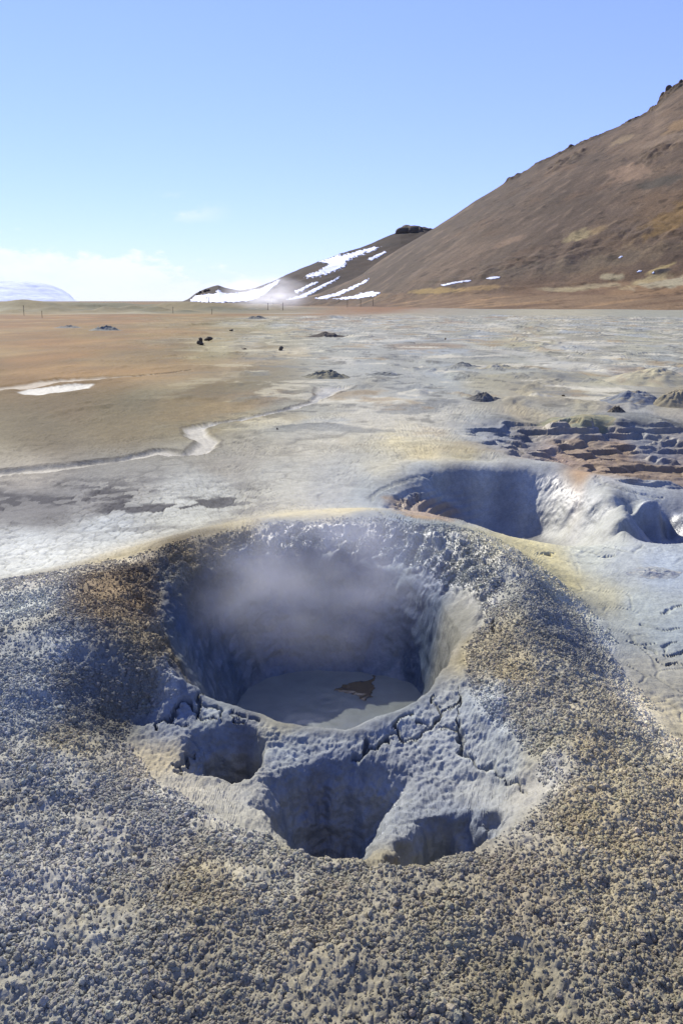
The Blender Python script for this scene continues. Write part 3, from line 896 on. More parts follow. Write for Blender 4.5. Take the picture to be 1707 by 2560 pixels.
sx, sy = .28, .13
put(flatm * sst(.02, .30, fb2(x * sx, y * sy, 5, 112)), (216, 214, 206), .85)
put(flatm * sst(.08, .35, fb2(x * sx * 1.2, y * sy * 1.3, 5, 113)), (172, 178, 180), .6)
put(flatm * sst(.14, .36, fb2(x * sx * .8, y * sy * .9, 5, 114)), (206, 190, 150), .65)
put(flatm * sst(.12, .32, fb2(x * sx * .9, y * sy, 5, 115)), (176, 188, 206), .75)
put(flatm * sst(.22, .40, fb2(x * sx * .6, y * sy * .6, 5, 116)), (166, 134, 92), .7)
put(flatm * sst(.12, .3, np.clip(fb2(x * .55, y * .4, 4, 3) - .16, 0, 1)), (146, 150, 150), .7)       # hummocks of grey clay
put(flatm * sst(.3, .42, fb2(x * 1.7, y * 1.1, 3, 117)), (90, 92, 92), .6)
# brown plain to the left and behind
brown = sst(14, 24, r) * sst(-.06, -.26, az_ + .06 * fb2(x * .06, y * .04, 3, 118)) * (1 - sst(150, 190, r))
put(brown * sst(.0, .3, fb2(x * .16, y * .10, 5, 119)), (204, 176, 130), .65)
put(brown * sst(.0, .3, fb2(x * .35, y * .18, 5, 136)), (150, 138, 116), .5)
put(brown * sst(.05, .3, fb2(x * .10, y * .05, 5, 137)), (190, 140, 84), .5)
put(brown, (150, 120, 84), .35)
put(brown * sst(.1, .4, fb2(x * .2, y * .12, 5, 120)), (146, 116, 80), .5)
farband = sst(112, 128, r + 14 * fb2(x * .02, y * .02, 3, 121)) * sst(.02, -.06, az_) * (1 - sst(260, 300, r))
put(farband, (158, 152, 130), .8)
put(farband * sst(.0, .3, fb2(x * .05, y * .03, 4, 122)), (120, 124, 112), .8)
put(farband * sst(.1, .4, fb2(x * .04, y * .02, 4, 123)), (192, 192, 186), .7)
gain(1 - .22 * sst(.02, -.2, np.arctan2(X, Y)) * sst(7.2, 9, RR) * (1 - sst(14, 20, RR)))
gain(1 - .10 * sst(-.1, .05, np.arctan2(X, Y)) * sst(8, 11, RR))
put(flatm * (.5 + .5 * fb2(x * .2, y * .15, 3, 145)), (166, 174, 184), .35)
# crisp darker lenses and pale crusts on the flat
put(flatm * sst(.16, .30, fb2(x * .45, y * .55, 5, 140, .6)), (132, 138, 146), .7)
put(flatm * sst(.20, .32, fb2(x * .9, y * 1.1, 5, 141, .6)), (112, 112, 108), .6)
put(flatm * sst(.18, .30, fb2(x * .5, y * .6, 5, 142, .6)), (226, 222, 208), .7)
put(flatm * sst(.20, .34, fb2(x * .33, y * .25, 5, 143, .6)), (176, 152, 108), .6)
_l = (sst(.0, -.2, np.arctan2(xf, yf)) * sst(8, 12, rf))[:, None].astype(np.float32)
CO *= 1 + _l * (np.array([.80, .78, .62], np.float32) - 1)
# pale mud of the stream, the brook and the pond
mixc(sst(1.25, .85, strm) * (RR > 9.5), (184, 182, 178), .85)
mixc(sst(1.25, .85, strm) * (RR <= 9.5), (166, 162, 154), .45)
mixc(sst(.7, .5, strm) * sst(11.5, 12, RR), (176, 178, 180), .7)
rimw = np.exp(-((strm - 1.0) / .16) ** 2) * (RR > 9)
mixc(rimw, (204, 200, 190), .55)
bank_shade = np.exp(-((strm - 1.45) / .16) ** 2) * (RR > 7) * (.4 + .6 * (fb2(X * 1.3, Y * 1.3, 3, 144) > -.1))
mixc(bank_shade, (92, 86, 84), .6)  # shade of the cut bank painted as a dark line
mixc(sst(1.2, .8, brk), (186, 176, 162), .7)
mixc(sst(.06, -.06, pnd), (176, 176, 172), .9)
# dark crust in the white flat
dk = np.zeros(X.shape)
k = NEAR & (RR > 5) & (RR < 10)
dk[k] = sst(-.18, .22, fb2(X[k] * 1.2, Y[k] * 2.0, 5, 124)) * sst(-.4, -1.5, X[k]) * np.exp(-((Y[k] - 7.0) / .85) ** 2)
mixc(np.clip(dk * 1.5, 0, 1) * sst(.35, .5, CELL), (78, 78, 90), .9)
glare = np.zeros(X.shape)
k = (RR > 5) & (RR < 9)
glare[k] = sst(-.9, -1.7, X[k]) * np.exp(-((Y[k] - 5.6 - .1 * X[k]) / .55) ** 2) * (.6 + .4 * sst(-.2, .2, fb2(X[k] * 2, Y[k] * 2, 3, 135)))
mixc(glare * (D_MOUND > .05), (236, 240, 248), .6)  # sun glare on the left flat painted as white
# orange silt of the broken pit
POLY_SILT = hits([(1375, 1108), (1440, 1098), (1516, 1094), (1560, 1110), (1590, 1128), (1560, 1150), (1620, 1165), (1700, 1170), (1740, 1185), (1660, 1200), (1585, 1208), (1490, 1187), (1432, 1158), (1400, 1130)])
slt = np.full(X.shape, 9.0)
k = (RR > 7) & (RR < 14)
slt[k] = sdf(X[k] + .15 * fb2(X[k] * 2, Y[k] * 3, 4, 131), Y[k] + .25 * fb2(X[k] * 2, Y[k] * 3, 4, 132), POLY_SILT)
mixc(sst(.12, -.10, slt), (188, 158, 112), .75)
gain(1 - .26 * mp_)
brn = np.full(X.shape, 9.0)
k = (RR > 5) & (RR < 11)
brn[k] = sdf(X[k] + .12 * fb2(X[k] * 4, Y[k] * 4, 4, 133), Y[k] + .2 * fb2(X[k] * 4, Y[k] * 4, 4, 134), hits([(965, 1250), (1040, 1238), (1120, 1262), (1150, 1290), (1120, 1300), (1060, 1300), (1000, 1285)]))
mixc(sst(.08, -.08, brn) * (D_C2 < .05), (176, 146, 108), .75)
# grains
gr = np.zeros(X.shape)
gr[fine] = (disp / .012)
sp1 = np.ones(X.shape)
k = NEAR
sp1[k] = 1 + .26 * fb2(X[k] * 2.6, Y[k] * 3.1, 6, 125, .65) + .12 * n2(X[k] * 24, Y[k] * 24, 126)
gain(np.clip(sp1, .6, 1.4))
sp2 = np.ones(X.shape)
k = ~NEAR & (RR < 400)
sp2[k] = 1 + .30 * fb2(X[k] * .6, Y[k] * .35, 5, 127)
gain(np.clip(sp2, .6, 1.4))
yel = np.zeros(X.shape)
k = RR < 8
yel[k] = sst(.05, .4, fb2(X[k] * 2.3, Y[k] * 2.3, 4, 128)) * crumb[k]
mixc(yel, (164, 150, 114), .22)
blu = np.zeros(X.shape)
blu[k] = sst(.12, .45, fb2(X[k] * 2.9, Y[k] * 2.9, 4, 129)) * crumb[k] * sst(.6, -1.2, X[k])
mixc(blu, (128, 140, 160), .15)
gain(1 - .42 * CRK)
gain(1 - .22 * np.clip(mud, 0, 1))
np.clip(CO, .004, .9, out=CO)
_g = CO.mean(1, keepdims=True) * np.array([1.0, 1.0, .92])
_m = (.26 * sst(5.5, 8, rf) * (1 - .75 * sst(.02, -.2, np.arctan2(xf, yf)) * sst(8, 11, rf)) * (D_MOUND.ravel() > 0))[:, None]
CO[:] = CO + _m * (_g - CO)           # the plain is dusty: weaker tints
WET = np.zeros(X.shape)
WET[RR < 15] = (np.maximum(np.maximum(clod * .62 * sst(-.9, -.3, X), sst(.0, -.1, D_SMOOTH) * sst(.02, -.05, Z) * .9), np.maximum(m3 * .9, np.maximum(.5 * m2, .45 * mp_))))[RR < 15]
WET = np.maximum(WET, .28 * sst(1.1, .7, strm))
WET = np.maximum(WET, .35 * sst(.05, -.05, pnd))
WET = np.maximum(WET, .2 * sst(1.1, .7, brk))

# ------------------------------------------------------------------ materials


def nodes(name):
    m = bpy.data.materials.new(name)
    m.use_nodes = True
    t = m.node_tree
    b = t.nodes['Principled BSDF']
    return m, t.nodes, t.links, b


def noise_n(N, Lk, scale, detail=5, rough=.55, coord='Object', stretch=None):
    tc = N.new('ShaderNodeTexCoord')
    n = N.new('ShaderNodeTexNoise')
    n.inputs['Scale'].default_value = scale
    n.inputs['Detail'].default_value = detail
    n.inputs['Roughness'].default_value = rough
    if stretch:
        mpn = N.new('ShaderNodeMapping')
        mpn.inputs['Scale'].default_value = stretch
        Lk.new(tc.outputs[coord], mpn.inputs[0])
        Lk.new(mpn.outputs[0], n.inputs['Vector'])
    else:
        Lk.new(tc.outputs[coord], n.inputs['Vector'])
    return n


def maprange(N, Lk, v, a, b, lo, hi):
    n = N.new('ShaderNodeMapRange')
    for i, q in enumerate((a, b, lo, hi)):
        n.inputs[i + 1].default_value = q
    Lk.new(v, n.inputs[0])
    return n.outputs[0]


def mat_earth(name='earth', scales=(60, 9), bump=.006, v=.2):
    m, N, Lk, b = nodes(name)
    a = N.new('ShaderNodeAttribute')
    a.attribute_name = 'col'
    w = N.new('ShaderNodeAttribute')
    w.attribute_name = 'wet'
    f1 = noise_n(N, Lk, scales[0], 4, .65)
    f2 = noise_n(N, Lk, scales[1], 6, .6)
    k1 = maprange(N, Lk, f1.outputs['Fac'], .25, .75, 1 - v, 1 + v)
    k2 = maprange(N, Lk, f2.outputs['Fac'], .25, .75, .86, 1.14)
    mu = N.new('ShaderNodeMath')
    mu.operation = 'MULTIPLY'
    Lk.new(k1, mu.inputs[0])
    Lk.new(k2, mu.inputs[1])
    vm = N.new('ShaderNodeVectorMath')
    vm.operation = 'SCALE'
    Lk.new(a.outputs['Color'], vm.inputs[0])
    Lk.new(mu.outputs[0], vm.inputs['Scale'])
    Lk.new(vm.outputs[0], b.inputs['Base Color'])
    ro = maprange(N, Lk, w.outputs['Fac'], 0, 1, .88, .30)
    Lk.new(ro, b.inputs['Roughness'])
    sp = maprange(N, Lk, w.outputs['Fac'], 0, 1, .08, .6)
    Lk.new(sp, b.inputs['Specular IOR Level'])
    bp = N.new('ShaderNodeBump')
    bp.inputs['Strength'].default_value = .7
    bp.inputs['Distance'].default_value = bump
    Lk.new(f1.outputs['Fac'], bp.inputs['Height'])
    Lk.new(bp.outputs[0], b.inputs['Normal'])
    return m


M_EARTH = mat_earth()

# ------------------------------------------------------------------ objects from arrays


def tag(o, label=None, cat=None, group=None, kind=None):
    for k, v in (('label', label), ('category', cat), ('group', group), ('kind', kind)):
        if v:
            o[k] = v
    return o


def empty(name, loc=(0, 0, 0)):
    o = bpy.data.objects.new(name, None)
    o.location = loc
    COL.objects.link(o)
    return o


def mesh_np(name, co, faces, mat, parent=None, col=None, wet=None, nor=None):
    """one mesh object from vertex and face arrays; attributes col and wet carry the earth colour, painted shade included, and dampness"""
    me = bpy.data.meshes.new(name)
    co = np.asarray(co, np.float32)
    faces = np.asarray(faces, np.int32)
    k = faces.shape[1]
    me.vertices.add(len(co))
    me.vertices.foreach_set('co', co.ravel())
    me.loops.add(faces.size)
    me.loops.foreach_set('vertex_index', faces.ravel())
    me.polygons.add(len(faces))
    me.polygons.foreach_set('loop_start', np.arange(0, faces.size, k, dtype=np.int32))
    me.update(calc_edges=True)
    me.polygons.foreach_set('use_smooth', np.ones(len(faces), bool))
    if col is not None:
        at_ = me.attributes.new('col', 'FLOAT_COLOR', 'POINT')
        at_.data.foreach_set('color', np.concatenate([col, np.ones((len(col), 1))], 1).astype(np.float32).ravel())
    if wet is not None:
        at_ = me.attributes.new('wet', 'FLOAT', 'POINT')
        at_.data.foreach_set('value', np.asarray(wet, np.float32))
    if nor is not None:
        me.normals_split_custom_set_from_vertices(np.asarray(nor, np.float32))
    me.materials.append(mat)
    o = bpy.data.objects.new(name, me)
    if parent:
        o.parent = parent
        o.matrix_parent_inverse.identity()
        o.location = -parent.location
    COL.objects.link(o)
    return o


XYZ = np.stack([X.ravel(), Y.ravel(), Z.ravel()], 1)
NOR = np.stack([NX.ravel(), NY.ravel(), NZ.ravel()], 1)
ii = np.arange((NR - 1) * NCOL).reshape(NR - 1, NCOL)
QUAD = np.stack([ii, np.roll(ii, -1, 1), np.roll(ii, -1, 1) + NCOL, ii + NCOL], 2).reshape(-1, 4)
fl = lambda a: a.ravel()[QUAD[:, 0]]
region = np.zeros(len(QUAD), np.int8)
region[(fl(strm) < 1.0) & (fl(RR) < 25)] = 1
region[(fl(brk) < 1.0)] = 2
region[(fl(pnd) < 0)] = 3
region[fl(D_PIT) < 0] = 4
region[fl(D_C2) < 0] = 5
region[fl(D_C3) < 0] = 6
region[fl(D_MOUND) < 0] = 7
region[(fl(D_MOUND) < 0) & (fl(D_SMOOTH) < .02)] = 12
region[fl(D_BOWL) < 0] = 8
region[fl(D_HOLLOW) < 0] = 9
region[fl(D_HOLE) < 0] = 10
NRAW = (region == 7)


def piece(name, rid, parent=None):
    q = QUAD[region == rid]
    u, inv = np.unique(q, return_inverse=True)
    return mesh_np(name, XYZ[u], inv.reshape(q.shape), M_EARTH, parent, CO[u], WET.ravel()[u], NOR[u])


tag(piece('ground', 0), 'cracked pale clay plain with sulphur stains running to the hills', 'ground', None, 'structure')
tag(piece('stream', 1), 'narrow winding channel of pale dried mud across the plain', 'stream', None, 'structure')
tag(piece('brook', 2), 'thin pale rivulet crossing the brown plain at left', 'stream', None, 'structure')
tag(piece('pond', 3), 'small white dried pond beside the rivulet on the brown plain', 'pond', None, 'structure')
tag(piece('mud_pit', 4), 'wide broken mud pit with orange silt and cracked grey ledges', 'mud pit')
tag(piece('mud_crater', 5), 'second mud crater, round, shadowed with one shiny wet lit wall', 'mud crater', 'mud craters')
tag(piece('mud_crater', 6), 'deep shaded mud hollow cut off by the frame, right of the shiny wall', 'mud crater', 'mud craters')
crater = empty('mud_crater', (0.1, 3.9, 0))
tag(crater, 'large steaming grey mud crater in a crumbly mound with cracked rim', 'mud crater', 'mud craters')
piece('mound', 7, crater)
piece('cracked_rim', 12, crater)
piece('crater_wall', 8, crater)
o = piece('hollow', 9, crater)
o['label'] = 'wide smooth double hollow at the front of the mound'
o = piece('hollow', 10, crater)
o['label'] = 'small dark vent hole beside the crater lip'
print('sheet objects', round(time.time() - T0, 1))
# ------------------------------------------------------------------ the boiling pool
def mat_plain(name, colour, rough=.9, spec=.3, nscale=8, var=.15, bump=.02, stretch=None, raw=False):
    m, N, Lk, b = nodes(name)
    c = np.asarray(colour, float) if raw else alb(colour)
    n = noise_n(N, Lk, nscale, 6, .6, stretch=stretch)
    k = maprange(N, Lk, n.outputs['Fac'], .25, .75, 1 - var, 1 + var)
    vm = N.new('ShaderNodeVectorMath')
    vm.operation = 'SCALE'
    vm.inputs[0].default_value = tuple(c)
    Lk.new(k, vm.inputs['Scale'])
    Lk.new(vm.outputs[0], b.inputs['Base Color'])
    b.inputs['Roughness'].default_value = rough
    b.inputs['Specular IOR Level'].default_value = spec
    if bump:
        bp = N.new('ShaderNodeBump')
        bp.inputs['Strength'].default_value = .6
        bp.inputs['Distance'].default_value = bump
        Lk.new(n.outputs['Fac'], bp.inputs['Height'])
        Lk.new(bp.outputs[0], b.inputs['Normal'])
    return m


M_POOL = mat_plain('wet_mud', (136, 146, 160), .27, .5, 9, .10, .006)
M_PUDDLE = mat_plain('brown_water', (112, 100, 84), .22, .5, 9, .1, .001)
PZ = -.5
n = 150
gxx, gyy = np.meshgrid(np.linspace(-.95, .95, n), np.linspace(2.95, 4.85, n))
rr_ = np.hypot(gxx - .1, gyy - 4.0)
gz = PZ + .006 * fb2(gxx * 6, gyy * 6, 4, 140)
for bx, by, s in [(.32, 4.1, .17), (-.1, 4.2, .1), (.1, 3.75, .12), (.42, 3.9, .08), (-.2, 3.9, .09)]:
    q = np.hypot(gxx - bx, gyy - by) / s
    gz += .0025 * np.cos(q * 7 + 2 * fb2(gxx * 9, gyy * 9, 2, 141)) * np.exp(-q * 1.4)
    gz -= .004 * np.exp(-q * q)
ij = np.arange((n - 1) * n).reshape(n - 1, n)[:, :-1]
pq = np.stack([ij, ij + 1, ij + 1 + n, ij + n], 2).reshape(-1, 4)
pool = mesh_np('mud_pool', np.stack([gxx.ravel(), gyy.ravel(), gz.ravel()], 1), pq, M_POOL, crater)
pool['label'] = 'flat grey pool of liquid mud, its front edge sunlit'


def blob_sheet(name, pts, z, mat, parent, wob_=.03, seed=0, lift=.003, n=60):
    """thin irregular sheet whose outline follows the given points, lying at height z"""
    p = np.array([at(a, b, z) for a, b in pts])
    x0, y0, x1, y1 = p[:, 0].min() - .05, p[:, 1].min() - .05, p[:, 0].max() + .05, p[:, 1].max() + .05
    gx_, gy_ = np.meshgrid(np.linspace(x0, x1, n), np.linspace(y0, y1, n))
    s = sdf(gx_ + wob_ * fb2(gx_ * 14, gy_ * 14, 3, seed), gy_ + wob_ * fb2(gx_ * 14, gy_ * 14, 3, seed + 1), p)
    zz = z + lift + .004 * np.clip(-s / .02, -1, 1)
    ij = np.arange((n - 1) * n).reshape(n - 1, n)[:, :-1]
    q = np.stack([ij, ij + 1, ij + 1 + n, ij + n], 2).reshape(-1, 4)
    q = q[(s.ravel()[q] < .012).all(1)]
    u, inv = np.unique(q, return_inverse=True)
    return mesh_np(name, np.stack([gx_.ravel(), gy_.ravel(), zz.ravel()], 1)[u], inv.reshape(q.shape), mat, parent)


pud = blob_sheet('puddle', [(838, 1726), (870, 1712), (905, 1704), (930, 1690), (938, 1712), (925, 1724), (930, 1742), (918, 1750), (890, 1738), (862, 1730)], PZ, M_PUDDLE, None, .06, 7)
pud.parent = pool
pud.location = (0, 0, 0)

# ------------------------------------------------------------------ crumbs of dried mud that cover the mound
M_CRUMB, N, Lk, b = nodes('crumb')
a = N.new('ShaderNodeAttribute')
a.attribute_type = 'INSTANCER'
a.attribute_name = 'col'
Lk.new(a.outputs['Color'], b.inputs['Base Color'])
b.inputs['Roughness'].default_value = .92
b.inputs['Specular IOR Level'].default_value = .15

i4 = QUAD
wq = (crumb.ravel()[QUAD[:, 0]] > .12) & (np.abs(np.arctan2(xf, yf))[QUAD[:, 0]] < R(36)) & (rf[QUAD[:, 0]] > 1.0) & (rf[QUAD[:, 0]] < 6.5)
cand = QUAD[wq]
P0, P1, P2, P3 = [XYZ[cand[:, k]] for k in range(4)]
ar = .5 * np.linalg.norm(np.cross(P2 - P0, P3 - P1), axis=1)
rq = rf[cand[:, 0]]
cm = crumb.ravel()[cand[:, 0]]
dens = 22000 * np.clip(cm * 1.2, 0, 1) * np.clip((3.0 / rq), .45, 1.0)
patch = sst(-.35, .15, fb2(XYZ[cand[:, 0], 0] * 4, XYZ[cand[:, 0], 1] * 4, 3, 150))
dens *= .22 + .78 * patch
lam = ar * dens
cnt = rng.poisson(lam)
idx = np.repeat(np.arange(len(cand)), cnt)
u, v = rng.random(len(idx)), rng.random(len(idx))
cp = (P0[idx] * ((1 - u) * (1 - v))[:, None] + P1[idx] * (u * (1 - v))[:, None] + P2[idx] * (u * v)[:, None] + P3[idx] * ((1 - u) * v)[:, None])
nrm = NOR[cand[idx, 0]]
size = .0029 * np.exp(rng.normal(0, .38, len(idx))) * np.clip(.75 + .35 * cm[idx], .6, 1.1)
size *= np.clip(1 + .55 * fb2(cp[:, 0] * 6, cp[:, 1] * 6, 3, 151), .6, 1.6)
big = rng.random(len(idx)) < .006
size[big] *= 1.9
size = np.minimum(size, .0115)
cp = cp + nrm * (size * .15)[:, None]
cc = CO[cand[idx, 0]] * np.exp(rng.normal(0.0, .12, (len(idx), 1))) * (1 + rng.normal(0, .018, (len(idx), 3)))
print('crumbs', len(idx), flush=True)
me = bpy.data.meshes.new('mud_crumbs')
me.vertices.add(len(cp))
me.vertices.foreach_set('co', cp.astype(np.float32).ravel())
for nm, ty, arr, key in (('col', 'FLOAT_COLOR', np.concatenate([cc, np.ones((len(cc), 1))], 1), 'color'), ('scl', 'FLOAT_VECTOR', size[:, None] * np.exp(rng.normal(0, .18, (len(idx), 3))), 'vector'),
                         ('rot', 'FLOAT_VECTOR', rng.random((len(idx), 3)) * 6.28, 'vector')):
    at_ = me.attributes.new(nm, ty, 'POINT')
    at_.data.foreach_set(key, arr.astype(np.float32).ravel())
crumbs = bpy.data.objects.new('mud_crumbs', me)
crumbs.parent = crater
crumbs.location = -crater.location
COL.objects.link(crumbs)
crumbs['kind'] = 'stuff'
gt = bpy.data.node_groups.new('crumbs', 'GeometryNodeTree')
gt.interface.new_socket('Geometry', in_out='INPUT', socket_type='NodeSocketGeometry')
gt.interface.new_socket('Geometry', in_out='OUTPUT', socket_type='NodeSocketGeometry')
GN, GL = gt.nodes, gt.links
gi, go = GN.new('NodeGroupInput'), GN.new('NodeGroupOutput')
ico = GN.new('GeometryNodeMeshIcoSphere')
ico.inputs['Radius'].default_value = 1.0
ico.inputs['Subdivisions'].default_value = 3
nt = GN.new('ShaderNodeTexNoise')
nt.inputs['Scale'].default_value = 1.25
nt.inputs['Detail'].default_value = 3
nt.inputs['Roughness'].default_value = .6
sub = GN.new('ShaderNodeVectorMath')
sub.operation = 'SUBTRACT'
sub.inputs[1].default_value = (.5, .5, .5)
GL.new(nt.outputs['Color'], sub.inputs[0])
sc_ = GN.new('ShaderNodeVectorMath')
sc_.operation = 'SCALE'
sc_.inputs['Scale'].default_value = 1.5
GL.new(sub.outputs[0], sc_.inputs[0])
sp_ = GN.new('GeometryNodeSetPosition')
GL.new(ico.outputs[0], sp_.inputs['Geometry'])
GL.new(sc_.outputs[0], sp_.inputs['Offset'])
sm_ = GN.new('GeometryNodeSetMaterial')
sm_.inputs['Material'].default_value = M_CRUMB
GL.new(sp_.outputs[0], sm_.inputs['Geometry'])
mtp = GN.new('GeometryNodeMeshToPoints')
GL.new(gi.outputs[0], mtp.inputs[0])
iop = GN.new('GeometryNodeInstanceOnPoints')
GL.new(mtp.outputs[0], iop.inputs['Points'])
GL.new(sm_.outputs[0], iop.inputs['Instance'])
for nm, sock in (('rot', 'Rotation'), ('scl', 'Scale')):
    na = GN.new('GeometryNodeInputNamedAttribute')
    na.data_type = 'FLOAT_VECTOR'
    na.inputs['Name'].default_value = nm
    if sock == 'Rotation':
        er = GN.new('FunctionNodeEulerToRotation')
        GL.new(na.outputs['Attribute'], er.inputs[0])
        GL.new(er.outputs[0], iop.inputs[sock])
    else:
        GL.new(na.outputs['Attribute'], iop.inputs[sock])
GL.new(iop.outputs[0], go.inputs[0])
md = crumbs.modifiers.new('crumbs', 'NODES')
md.node_group = gt
print('crumbs done', round(time.time() - T0, 1))
# ------------------------------------------------------------------ hills: lofted between a foot line and a ridge line
def loft(ridge, foot, px0, px1, nc, nr, prof, back=.5, nb=24, zfoot=-1.0, win=31):
    """grid of points: columns by bearing, rows from the foot up to the ridge and down behind it"""
    pxs_ = np.linspace(px0, px1, nc)
    rp = np.array(ridge, float)
    fp = np.array(foot, float)
    rpy = np.interp(pxs_, rp[:, 0], rp[:, 1])
    rrg = np.interp(pxs_, rp[:, 0], rp[:, 2])
    frg = np.interp(pxs_, fp[:, 0], fp[:, 1])
    wn_ = np.hanning(max(win, 5))
    wn_ /= wn_.sum()
    sm_ = lambda q: np.convolve(np.pad(q, len(wn_) // 2, mode='reflect', reflect_type='odd'), wn_, 'valid')[:len(q)]
    rrg, frg = sm_(rrg), sm_(frg)
    top = np.array([at_range(a, b_, c) for a, b_, c in zip(pxs_, rpy, rrg)])
    rps = sm_(rpy)
    tps = np.array([at_range(a, b_, c) for a, b_, c in zip(pxs_, rps, rrg)])
    brg = np.arctan2(tps[:, 0], tps[:, 1])
    t = np.linspace(0, 1, nr)
    tb = np.linspace(0, 1, nb + 1)[1:]
    rr2 = frg[None] + (rrg - frg)[None] * t[:, None]
    rb = rrg[None] * (1 + back * tb[:, None])
    zt = np.maximum(top[:, 2], .05)
    pf = prof(t)[:, None]
    zz = zfoot + (zt - zfoot)[None] * pf
    zb = zt[None] + (zfoot - 2 - zt)[None] * (1 - np.cos(tb * math.pi / 2))[:, None]
    ww_ = np.hanning(win)
    ww_ /= ww_.sum()
    zs_ = np.convolve(np.pad(zt, win // 2, mode='reflect'), ww_, 'valid')
    zz = zfoot + (zs_ - zfoot)[None] * pf + (zt - zs_)[None] * (t ** 8)[:, None]
    rall = np.vstack([rr2, rb])
    zall = np.vstack([zz, zb])
    return np.sin(brg)[None] * rall, np.cos(brg)[None] * rall, zall, np.concatenate([t, 1 + tb])


def gquads(nr, nc):
    ij = np.arange((nr - 1) * nc).reshape(nr - 1, nc)[:, :-1]
    return np.stack([ij, ij + 1, ij + 1 + nc, ij + nc], 2).reshape(-1, 4)


def fix_normals(x, y, z):
    def dr(a):
        return np.gradient(a, axis=0)

    def dc(a):
        return np.gradient(a, axis=1)
    n_ = np.cross(np.stack([dc(x), dc(y), dc(z)], 2), np.stack([dr(x), dr(y), dr(z)], 2))
    n_ /= np.linalg.norm(n_, axis=2, keepdims=True) + 1e-12
    n_ *= np.where(n_[..., 2:] < 0, -1, 1)
    return n_


HL = np.array([.96, .96, .97])


def paint(base, masks):
    c = np.asarray(base, float)
    for m, colour, k in masks:
        mm = (np.clip(m, 0, 1) * k)[..., None]
        c = c * (1 - mm) + alb(colour) * HL * mm
    return c


def ell(PX, PY, cx, cy, rx, ry, ang=0.0, nz=None, soft=.35):
    ca, sa = math.cos(R(ang)), math.sin(R(ang))
    dx, dy = PX - cx, PY - cy
    u, v = dx * ca - dy * sa, dx * sa + dy * ca
    q = np.hypot(u / rx, v / ry)
    if nz is not None:
        q = q + nz
    return sst(1 + soft, 1 - soft, q)


# --- the big brown hill at the right
RIDGE = [(700, 764, 330), (760, 752, 350), (785, 742, 360), (830, 722, 370), (900, 688, 380), (1000, 622, 395), (1090, 567, 402), (1200, 494, 410), (1272, 450, 414), (1300, 438, 416), (1345, 405, 418),
         (1400, 381, 420), (1450, 357, 422), (1500, 336, 424), (1560, 308, 426), (1625, 280, 428), (1640, 270, 428), (1660, 240, 430), (1685, 215, 430), (1700, 205, 430), (1780, 175, 430), (1950, 110, 430), (2300, 60, 420),
         (2700, 120, 400), (3200, 300, 380)]
FOOT = [(700, 320), (800, 290), (1000, 215), (1200, 190), (1500, 178), (1800, 172), (3200, 165)]


def prof_big(t):
    u = np.clip((t - .22) / .78, 0, 1)
    return np.where(t < .22, .085 * (t / .22) ** 1.25, .085 + .915 * (1 - (1 - u) ** 1.12))


hx, hy, hz, ht = loft(RIDGE, FOOT, 700, 2900, 820, 330, prof_big, .6, 30, -.6, 181)
FX, FY = proj(hx, hy, hz)                 # where each point of the hill sits in the view, for laying out its stains
hN = fix_normals(hx, hy, hz)
front_ = (ht[:, None] <= 1.0) * 1.0
st_a = hx * .84 + hz * .54                # along and across the scree
st_b = -hx * .54 + hz * .84
k = np.clip(ht / .25, 0, 1)[:, None]
amp = k * np.clip(hz / 10, .1, 1)
hd = amp * (1.3 * fb3(hx * .02, hy * .02, hz * .02, 3, 160) + .8 * fb2(st_a * .012, st_b * .09, 4, 161) + .35 * fb2(st_a * .04, st_b * .22, 4, 162))
hd += .10 * fb3(hx * .3, hy * .3, hz * .3, 3, 163) + .5 * sst(.12, .45, fb2(hx * .05, hz * .3, 4, 164)) * sst(.05, .2, ht)[:, None] * sst(.42, .3, ht)[:, None]
# crags where the ridge breaks
for a, b_, hgt in ((1268, 1292, 1.5), (1335, 1420, .8), (1430, 1500, 1.0), (1560, 1625, 1.2), (1630, 1760, 2.0)):
    m = sst(a - 14, a, FX) * sst(b_ + 30, b_, FX) * sst(.93, .97, ht)[:, None]
    hd += m * hgt * np.abs(fb3(hx * .16, hy * .16, hz * .2, 3, 165)) * 2.2
for a, b_, t0_, hgt in ((1380, 1470, .86, 1.7), (1590, 1700, .62, 1.5), (1200, 1420, .30, .8), (1400, 1707, .34, .9)):
    m = sst(a - 30, a + 20, FX) * sst(b_ + 30, b_ - 20, FX) * np.exp(-((ht[:, None] + .03 * fb2(hx * .03, hz * .03, 2, 167) - t0_) / .035) ** 2)
    hd += m * hgt * np.clip(np.abs(fb3(hx * .12, hy * .12, hz * .22, 3, 166)) * 2.2, 0, 1)
bx, by, bz = hx + hN[..., 0] * hd, hy + hN[..., 1] * hd, hz + hN[..., 2] * hd
e1 = fb2(st_a * .02, st_b * .10, 5, 170)
e2 = fb2(st_a * .09, st_b * .9, 5, 171)
e3 = fb3(hx * .05, hy * .05, hz * .05, 4, 172)
e4 = fb2(hx * .1, hz * .1, 5, 173)
nz = .95 * fb2(st_a * .22, st_b * .75, 5, 174) + .5 * e4
hb_ = np.ones(hx.shape + (3,)) * (alb((116, 101, 92)) * HL)
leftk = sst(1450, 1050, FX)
low = sst(.30, .16, ht)[:, None] * np.ones_like(FX)
